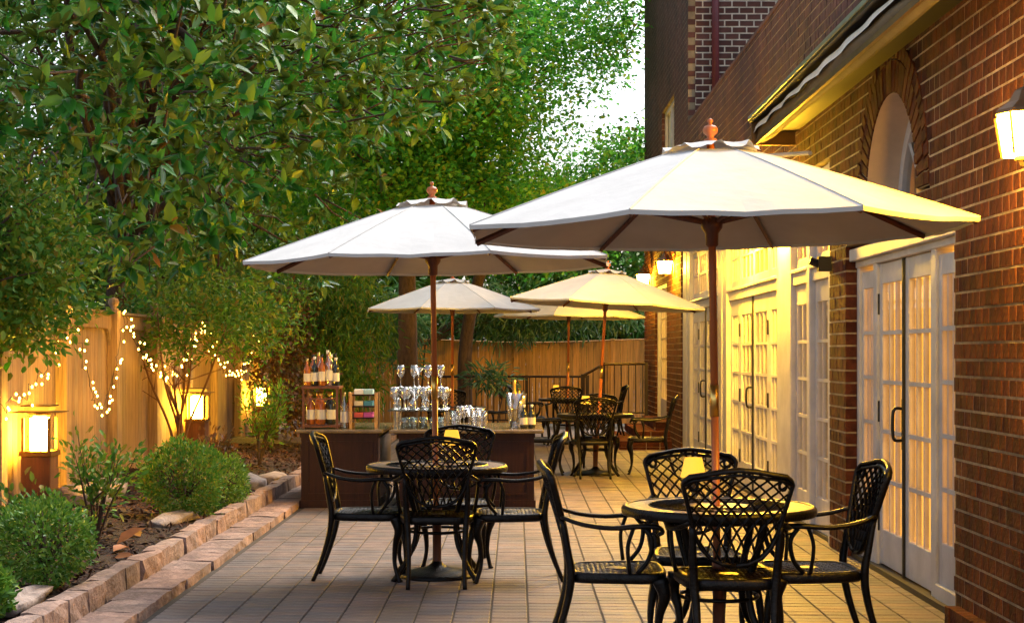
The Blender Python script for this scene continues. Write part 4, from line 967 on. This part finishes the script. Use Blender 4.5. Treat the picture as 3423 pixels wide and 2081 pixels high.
# ice bucket with bottles
ib = thing('ice_bucket', 'tapered clear ice bucket holding a gold bottle at the bar end', 'bucket', (.0, 15.35, BH))
b = MB(); b.lathe([(0, .002), (.065, .004), (.105, .33), (.101, .33), (.06, .01), (0, .01)], 18, close=False); part('bucket', b, M_clear, ib, True)
bottle(-.015, 15.34, BH+.06, .40, .034, mat('gold_foil', (.65, .38, .06), .3, .6), 'gold foil bottle standing in the ice bucket', 'bottles in the ice bucket', lab=False)
bottle(.03, 15.38, BH+.05, .30, .03, M_dkglass, 'dark wine bottle standing in the ice bucket', 'bottles in the ice bucket', lab=False)
for i, (x, y) in enumerate([(.075, 15.20), (.15, 15.24)]): bottle(x, y, BH+.001, .225, .036, [M_dkglass, M_dkglass][i], ['squat dark bottle with pink label before the ice bucket', 'squat dark bottle at the very end of the bar'][i], 'squat bottles by the ice bucket', cap=M_label)

# ================================================================== TREES AND PLANTS
def limbs(b, start, targets, r0, rs, wob=.25):
    for tg in targets:
        a = Vector(start); c = Vector(tg); d = c-a; mid1 = a+d*.35+Vector(rs.normal(size=3)*wob*.4*d.length*.3); mid1.z += .12*d.length; mid2 = a+d*.7+Vector(rs.normal(size=3)*wob*.3*d.length*.3); mid2.z += .08*d.length
        pts = spl([a, mid1, mid2, c], 4); b.tube(pts, lerps([r0, r0*.7, r0*.4, r0*.15], len(pts)), 6)
def tree(name, label, base, trunk_r, fork_z, ells, seed, ncl, per, sig, ln, wd, m, bark=M_bark, nl=14, shell=.5, thin=0., freq=1.6, up=.3, group=None, fold=.2, curl=.15, big=0, cut=None, fork=None):
    rs = np.random.RandomState(seed); t = thing(name, label, 'tree', base, 0, group)
    cl = cloud(rs, ells, ncl, shell, thin, freq)
    if cut is not None: cl = cl[cut(cl)]
    b = MB(); bx, by, bz = base; fk = fork or (bx+rs.normal()*.1, by+rs.normal()*.1, fork_z)
    pts = spl([(bx, by, bz-.1), (bx+.03, by, bz+(fork_z-bz)*.5), fk], 5); b.tube(pts, lerps([trunk_r*1.25, trunk_r, trunk_r*.8], len(pts)), 9); wpart('trunk', b, bark, t, True)
    b = MB(); limbs(b, fk, cl[rs.choice(len(cl), min(nl, len(cl)), False)], trunk_r*.5, rs); wpart('limbs', b, bark, t, True)
    C, D = spread(rs, cl, per, sig, up); n_ = len(C)
    D += rs.normal(size=(n_, 3))*.3*np.linalg.norm(D, axis=1, keepdims=True)
    Nn = rs.normal(size=(n_, 3))*.55+np.array([0, 0, 1.])
    L = rs.uniform(*ln, n_); W = L*rs.uniform(*wd, n_)
    if big:
        d = C[:,1]; order = np.argsort(d); pick_ = order[:big]; keep = order[big:]
        for i in pick_:
            me = leaf_mesh('leaf', np.zeros((1,3)), D[i:i+1], Nn[i:i+1], L[i:i+1], W[i:i+1], m, fold, curl); link('leaf', me, t, Vector(C[i])-WL[t.name])
        C, D, Nn, L, W = C[keep], D[keep], Nn[keep], L[keep], W[keep]
    o = wpart('crown', leaf_mesh('crown', C, D, Nn, L, W, m, fold, curl), None, t, kind='stuff')
    return t
def keepout(P):     # leave the air under and around the near umbrella and camera free
    x, y, z = P[:,0], P[:,1], P[:,2]
    return ~((y < 9.6) & (x > -1.6)) & ~((np.hypot(x+.5, y-10.4) < 1.55) & (z < 2.75)) & (z > 1.9)
# magnolia leaning over the fence
def rosette_tree():
    rs = np.random.RandomState(11); t = thing('magnolia_tree', 'large magnolia with glossy dark leaves and brown undersides reaching over the fence', 'tree', (-5.1, 20.0, 0))
    ells = [(-4.4, 17, 5.6, 3.4, 3.8, 3.4, 5), (-2.6, 16.5, 5.6, 2.6, 3.0, 2.6, 4), (-3.4, 12.3, 4.3, 1.9, 1.7, 1.5, 2.2), (-3.9, 15.0, 3.0, 1.5, 2.5, .9, 1.1), (-1.3, 18.5, 5.7, 1.5, 2.4, 1.9, 1.6), (-4.0, 19.5, 3.2, 2.6, 1.5, 1.2, 1.4), (-4.6, 16.5, 7.6, 3.8, 3.4, 2.0, 2.6)]
    cl = cloud(rs, ells, 2650, .25, .36, 1.7); cl = cl[keepout(cl)]
    b = MB(); fk = (-4.85, 19.7, 2.9)
    pts = spl([(-5.1, 20, -.1), (-5.05, 20, 1.4), fk, (-4.3, 18.8, 4.6), (-3.8, 17.6, 6.2)], 5); b.tube(pts, lerps([.20, .15, .13, .10, .05], len(pts)), 9); wpart('trunk', b, M_bark, t, True)
    b = MB(); limbs(b, fk, cl[rs.choice(len(cl), 22, False)], .06, rs); limbs(b, (-4.1, 18.3, 5.2), cl[rs.choice(len(cl), 22, False)], .05, rs)
    tw = cl[rs.choice(len(cl), 800, False)]
    for q in tw:
        d = Vector(q)-Vector((-4.2, 18.3, 4.2)); d = d.normalized(); b.tube([Vector(q)-d*.5+Vector(rs.normal(size=3)*.08), Vector(q)-d*.2, q], [.013, .010, .006], 4)
    wpart('limbs', b, M_bark, t, True)
    per = 11; n_ = len(cl)*per; C = np.repeat(cl, per, 0)+rs.normal(size=(n_, 3))*.018
    ax = cl-np.array([-4.0, 18.5, 4.6]); ax /= np.linalg.norm(ax, axis=1, keepdims=True); ax = ax*.8+np.array([0, -.2, .25]); ax = np.repeat(ax, per, 0)
    D = ax*.62+unit(rs, n_)*.80; D[:,2] -= .05; Nn = np.repeat(np.array([[0, 0, 1.]]), n_, 0)*.9+ax*.5+rs.normal(size=(n_, 3))*.4
    L = rs.uniform(.09, .23, n_)*np.repeat(rs.uniform(.75, 1.1, len(cl)), per); W = L*rs.uniform(.32, .48, n_)
    order = np.argsort(C[:,1]); 
    for i in order[:280]: link('leaf', leaf_mesh('leaf', np.zeros((1,3)), D[i:i+1], Nn[i:i+1], L[i:i+1], W[i:i+1], M_mag, .16, .10), t, Vector(C[i])-WL[t.name])
    k = order[280:]; wpart('crown', leaf_mesh('crown', C[k], D[k], Nn[k], L[k], W[k], M_mag, .16, .10), None, t, kind='stuff')
rosette_tree()
# lighter broadleaf tree behind the patio
tree('maple_tree', 'bright green broadleaf tree over the far umbrellas with sky showing through', (-1.9, 27.5, 0), .17, 3.4,
     [(-2.9, 25.5, 6.0, 2.9, 3.0, 2.8, 5), (-1.3, 27, 6.4, 1.9, 2.5, 2.7, 4), (-.5, 26.5, 4.0, 1.2, 1.5, .7, .6)], 21, 2500, 22, (.22, .22, .12), (.07, .12), (.5, .75), M_maple, nl=16, shell=.2, thin=.30, freq=1.3, up=.1)
tree('thin_maple_tree', 'sparse bright leafed tree between the maple and the tall brick house', (-1.0, 31.4, 0), .13, 3.6,
     [(1.2, 29.5, 7.0, 2.1, 2.0, 3.0, 4), (1.6, 30.5, 4.4, 1.3, 1.6, 1.4, 1.6), (.2, 31, 4.0, 1.2, 1.6, 1.0, .8), (2.0, 30.5, 5.8, .8, 1.0, 1.7, 1.3)], 22, 900, 26, (.24, .24, .13), (.07, .115), (.5, .75), M_maple, nl=7, shell=.1, thin=.42, freq=1.5, up=.1, fork=(-.5, 30.6, 3.7))
# dark background trees beyond the fences
bgl = [('broad dark evergreen tree filling the gap behind the magnolia', (-9.5, 27, 0), (-9.0, 27, 4.5, 3.2, 2.5, 4.2)), ('dark evergreen tree behind the leaning fence trunk', (-6.6, 30, 0), (-6.4, 30, 3.8, 2.6, 2.2, 3.6)),
       ('dark evergreen tree behind the weeping shrubs', (-4.3, 34.5, 0), (-4.2, 35, 3.6, 2.8, 2.0, 3.4)), ('dark evergreen tree beyond the middle of the back fence', (-1.0, 37, 0), (-1.0, 37, 2.8, 2.6, 2.0, 2.5)),
       ('dark evergreen tree beyond the fence end near the tall house', (2.6, 38, 0), (2.6, 38, 2.5, 2.6, 2.0, 2.2)), ('tall dark tree far behind the magnolia crown', (-12, 38, 0), (-11.5, 38, 7.5, 4.5, 3, 7.0)), ('tall dark tree far behind the bright maple', (-6.0, 42, 0), (-6.3, 42, 6.8, 3.6, 3, 6.5))]
for k, (lab, base, e) in enumerate(bgl):
    tree('evergreen_tree', lab, base, .16, 1.8, [(*e, 1)], 40+k, 760 if k < 5 else 800, 22, (.30, .30, .22), (.12, .22), (.35, .5), M_dark, nl=16, shell=.45, thin=.12, group='dark trees beyond the fences')
# shrubs and small trees in the bed
tree('multi_stem_tree', 'small multi-stemmed tree with thin red-brown stems before the fence', (-3.72, 17.6, .15), .02, 1.1,
     [(-3.55, 17.5, 1.95, .95, .6, .55, 3), (-3.0, 17.3, 1.75, .6, .5, .4, 1.2), (-4.05, 17.6, 1.6, .5, .4, .3, .8)], 51, 170, 20, (.09, .09, .07), (.05, .095), (.32, .45), M_olive, M_barkred, nl=0, shell=.0, thin=.1, freq=4)
ms = bpy.data.objects['multi_stem_tree']; rs = np.random.RandomState(5)
b = MB()
for dx, dy, tz in ((-.55, .1, 1.75), (-.25, -.1, 1.9), (0.0, .1, 2.0), (.12, -.15, 1.7), (.45, 0, 1.75), (-.12, .2, 1.4)):
    pts = spl([(-3.72+dx*.08, 17.6, .1), (-3.72+dx*.2+rs.normal()*.03, 17.6+dy*.3, .6), (-3.70+dx*.6+rs.normal()*.03, 17.55+dy*.6, 1.15), (-3.65+dx*1.05, 17.5+dy, tz)], 5); b.tube(pts, lerps([.018, .016, .012, .006], len(pts)), 6)
    for _ in range(3):
        q = pts[rs.randint(8, len(pts)-2)]; b.tube([q, q+Vector((rs.normal()*.15, rs.normal()*.1, .18)), q+Vector((rs.normal()*.3, rs.normal()*.15, .38))], [.007, .005, .003], 4)
wpart('stem', b, M_barkred, ms, True)
tree('leafy_shrub_tree', 'tall yellow-green shrub tree crowding the fence beside the first lantern', (-4.35, 11.3, .1), .05, 1.5,
     [(-3.75, 11.6, 2.35, .65, .55, .8, 3), (-3.6, 11.8, 1.85, .45, .45, .35, 1)], 52, 330, 20, (.10, .10, .09), (.04, .085), (.4, .55), M_olive, nl=14, shell=.1, thin=.15, freq=4)
tree('drooping_branch_tree', 'dark leafed small tree drooping over the fence top beside the first lantern', (-4.5, 12.6, .1), .04, 1.4,
     [(-4.0, 12.5, 1.72, .35, .35, .28, 1)], 53, 30, 10, (.10, .10, .08), (.09, .15), (.38, .48), M_mag, nl=8, shell=.0)
tree('fence_top_tree', 'feathery olive tree rising above the fence behind the thin stems', (-4.9, 21.8, 0), .05, 1.7,
     [(-4.2, 21.2, 2.3, 1.1, .8, .75, 2), (-3.5, 21.2, 2.0, .7, .7, .6, 1)], 54, 300, 22, (.13, .13, .10), (.05, .10), (.3, .42), M_olive, nl=14, shell=.1, thin=.15, freq=3)
tree('rusty_shrub_tree', 'rust coloured shrub glowing beside the far lantern', (-3.55, 23.4, .1), .045, 1.2,
     [(-3.35, 22.8, 1.55, .5, .6, .85, 2), (-3.1, 22.0, .85, .35, .5, .45, 1)], 55, 230, 20, (.12, .12, .12), (.05, .10), (.35, .5), M_rust, nl=14, shell=.1, thin=.1, freq=3)
tree('weeping_shrub_tree', 'weeping fine leafed evergreen behind the bars', (-2.55, 23.8, .1), .05, 1.6,
     [(-2.55, 23.3, 1.9, .75, .8, .95, 3), (-3.2, 23.6, 2.3, .7, .7, .7, 1.5), (-2.4, 22.8, 1.05, .5, .6, .5, 1)], 56, 360, 24, (.10, .10, .16), (.08, .15), (.14, .2), M_olive, nl=14, shell=.1, thin=.1, freq=3, up=-1.2, curl=.3)
tree('bamboo_clump', 'bamboo with narrow pale green leaves leaning over the back fence', (-1.9, 31.8, 0), .02, 1.6,
     [(-2.4, 31.4, 2.0, .6, .6, .8, 1.4), (-.2, 32.2, 2.25, 1.3, .4, .45, 1.6), (1.3, 32.3, 2.35, 1.2, .4, .45, 1.3)], 57, 330, 16, (.16, .14, .12), (.16, .28), (.10, .15), M_bamboo, nl=30, shell=.0, up=-.4, curl=.35)
tree('fern_plant', 'leafy green plant arching over the dark metal railing', (-.35, 29.2, 0), .015, .6,
     [(-.45, 29.1, .98, .35, .3, .16, 1)], 58, 26, 10, (.12, .10, .08), (.14, .24), (.14, .2), M_bamboo, nl=10, shell=.0, up=.2, curl=.35)
# clipped bushes
def bush(x, y, r, h, seed, label, m=M_box, n=2600, ln=(.025, .05), wd=(.35, .55)):
    rs = np.random.RandomState(seed); z0 = bedz(x, y); t = thing('clipped_bush', label, 'bush', (x, y, z0), 0, 'clipped ball bushes in the bed')
    b = MB(); b.tube([(0, 0, -.05), (.01, 0, h*.3), (0, .01, h*.6)], [.022, .018, .008], 6); cl = []
    U = unit(rs, 60)
    for u in U[:26]: b.tube([(0, 0, h*.25), Vector((u[0]*r*.5, u[1]*r*.5, h*.5+u[2]*h*.25)), Vector((u[0]*r*.85, u[1]*r*.85, h*.5+u[2]*h*.42))], [.008, .005, .002], 4)
    part('branches', b, M_bark, t, True)
    U = unit(rs, n); lump = 1+.07*np.sin(U[:,0]*7+seed)+.07*np.sin(U[:,1]*8+U[:,2]*6+seed*2); rr = rs.uniform(.62, 1.0, n)**.7*lump*np.where(rs.uniform(size=n) < .03, rs.uniform(1.0, 1.25, n), 1)
    C = U*rr[:, None]*np.array([r, r, h*.5])+np.array([0, 0, h*.52]); D = U*.8+rs.normal(size=(n, 3))*.6; D[:,2] += .35
    L = rs.uniform(*ln, n); W = L*rs.uniform(*wd, n); Nn = rs.normal(size=(n, 3))+U*.4
    o = link('foliage', leaf_mesh('foliage', C, D, Nn, L, W, m, .2, .15), t); o['kind'] = 'stuff'
bush(-2.62, 8.85, .27, .50, 1, 'big round clipped bush in front of the first lantern', n=4200, ln=(.02, .042))
bush(-2.70, 8.0, .17, .30, 2, 'small clipped bush beside the pale mossy edging rock', n=1800)
bush(-2.62, 12.55, .33, .62, 3, 'larger of two clipped bushes growing against the stone kerb, leaves darker', m=M_olive, n=5200, ln=(.02, .045))
bush(-2.56, 13.75, .27, .52, 4, 'bright green fine leafed clipped bush tucked behind its larger neighbour', n=4800, ln=(.018, .036))
def shrub(x, y, h, w_, seed, label, m, n=420, stems=7, ln=(.04, .075)):
    rs = np.random.RandomState(seed); z0 = bedz(x, y); t = thing('leggy_shrub', label, 'shrub', (x, y, z0), 0, 'loose leggy shrubs in the bed'); b = MB(); C = []; D = []
    for k in range(stems):
        a = rs.uniform(0, 6.28); e = Vector((math.cos(a)*w_*rs.uniform(.4, 1), math.sin(a)*w_*rs.uniform(.4, 1), h*rs.uniform(.7, 1))); pts = spl([(0, 0, -.03), e*.35+Vector((rs.normal()*.03, rs.normal()*.03, .06)), e*.7, e], 4); b.tube(pts, lerps([.010, .008, .005, .002], len(pts)), 5)
        for q in range(n//stems):
            p = pts[rs.randint(len(pts)//3, len(pts))]; o = rs.normal(size=3)*.06; C.append(np.array(p)+o); D.append(o+np.array([0, 0, .03])+np.array(e)*.05)
    part('stem', b, M_bark, t, True); C = np.array(C); D = np.array(D); n_ = len(C); L = rs.uniform(*ln, n_)
    o = link('foliage', leaf_mesh('foliage', C, D, rs.normal(size=(n_, 3))*.6+np.array([0, 0, 1]), L, L*rs.uniform(.35, .5, n_), m, .2, .15), t); o['kind'] = 'stuff'
shrub(-2.95, 11.2, .78, .30, 71, 'leggy shrub with sparse leaves in front of the fence, between ball bushes', M_olive, 560, 9)
shrub(-3.0, 18.6, 1.05, .38, 72, 'loose olive shrub at the kerb end beside the bar', M_olive, 700, 9)
shrub(-3.1, 10.2, .45, .22, 73, 'low leafy shrub just behind the big clipped bush', M_olive, 300, 7)
shrub(-2.9, 15.2, .55, .25, 74, 'low shrub in the mulch beside the far clipped bush', M_rust, 300, 7)
# fallen leaves
for k, (x, y, L, r) in enumerate([(-2.75, 11.0, .22, .4), (-2.70, 10.7, .18, 1.2), (-2.66, 11.3, .15, 2.2), (-2.62, 10.4, .14, .1), (-2.85, 9.9, .12, 3.0)]):
    D = np.array([[math.cos(r), math.sin(r), .25+.5*(k == 0)]]); me = leaf_mesh('dry_leaf', np.zeros((1,3)), D, np.array([[0, -.5, 1.]]), np.array([L]), np.array([L*.45]), mat('dry_leaf', (.42, .15, .035), .6, var=.2, trans=.25), .2, .2)
    tag(link('dry_leaf', me, None, (x, y, bedz(x, y)+.02)), ['curled orange dry leaf standing upright in the mulch', 'long orange dry leaf lying flat beside the upright one', 'orange dry leaf near the leggy shrub stems', 'short dry leaf lying close to the kerb', 'small dry leaf lying behind the big clipped bush'][k], 'leaf', 'dry leaves in the bed')
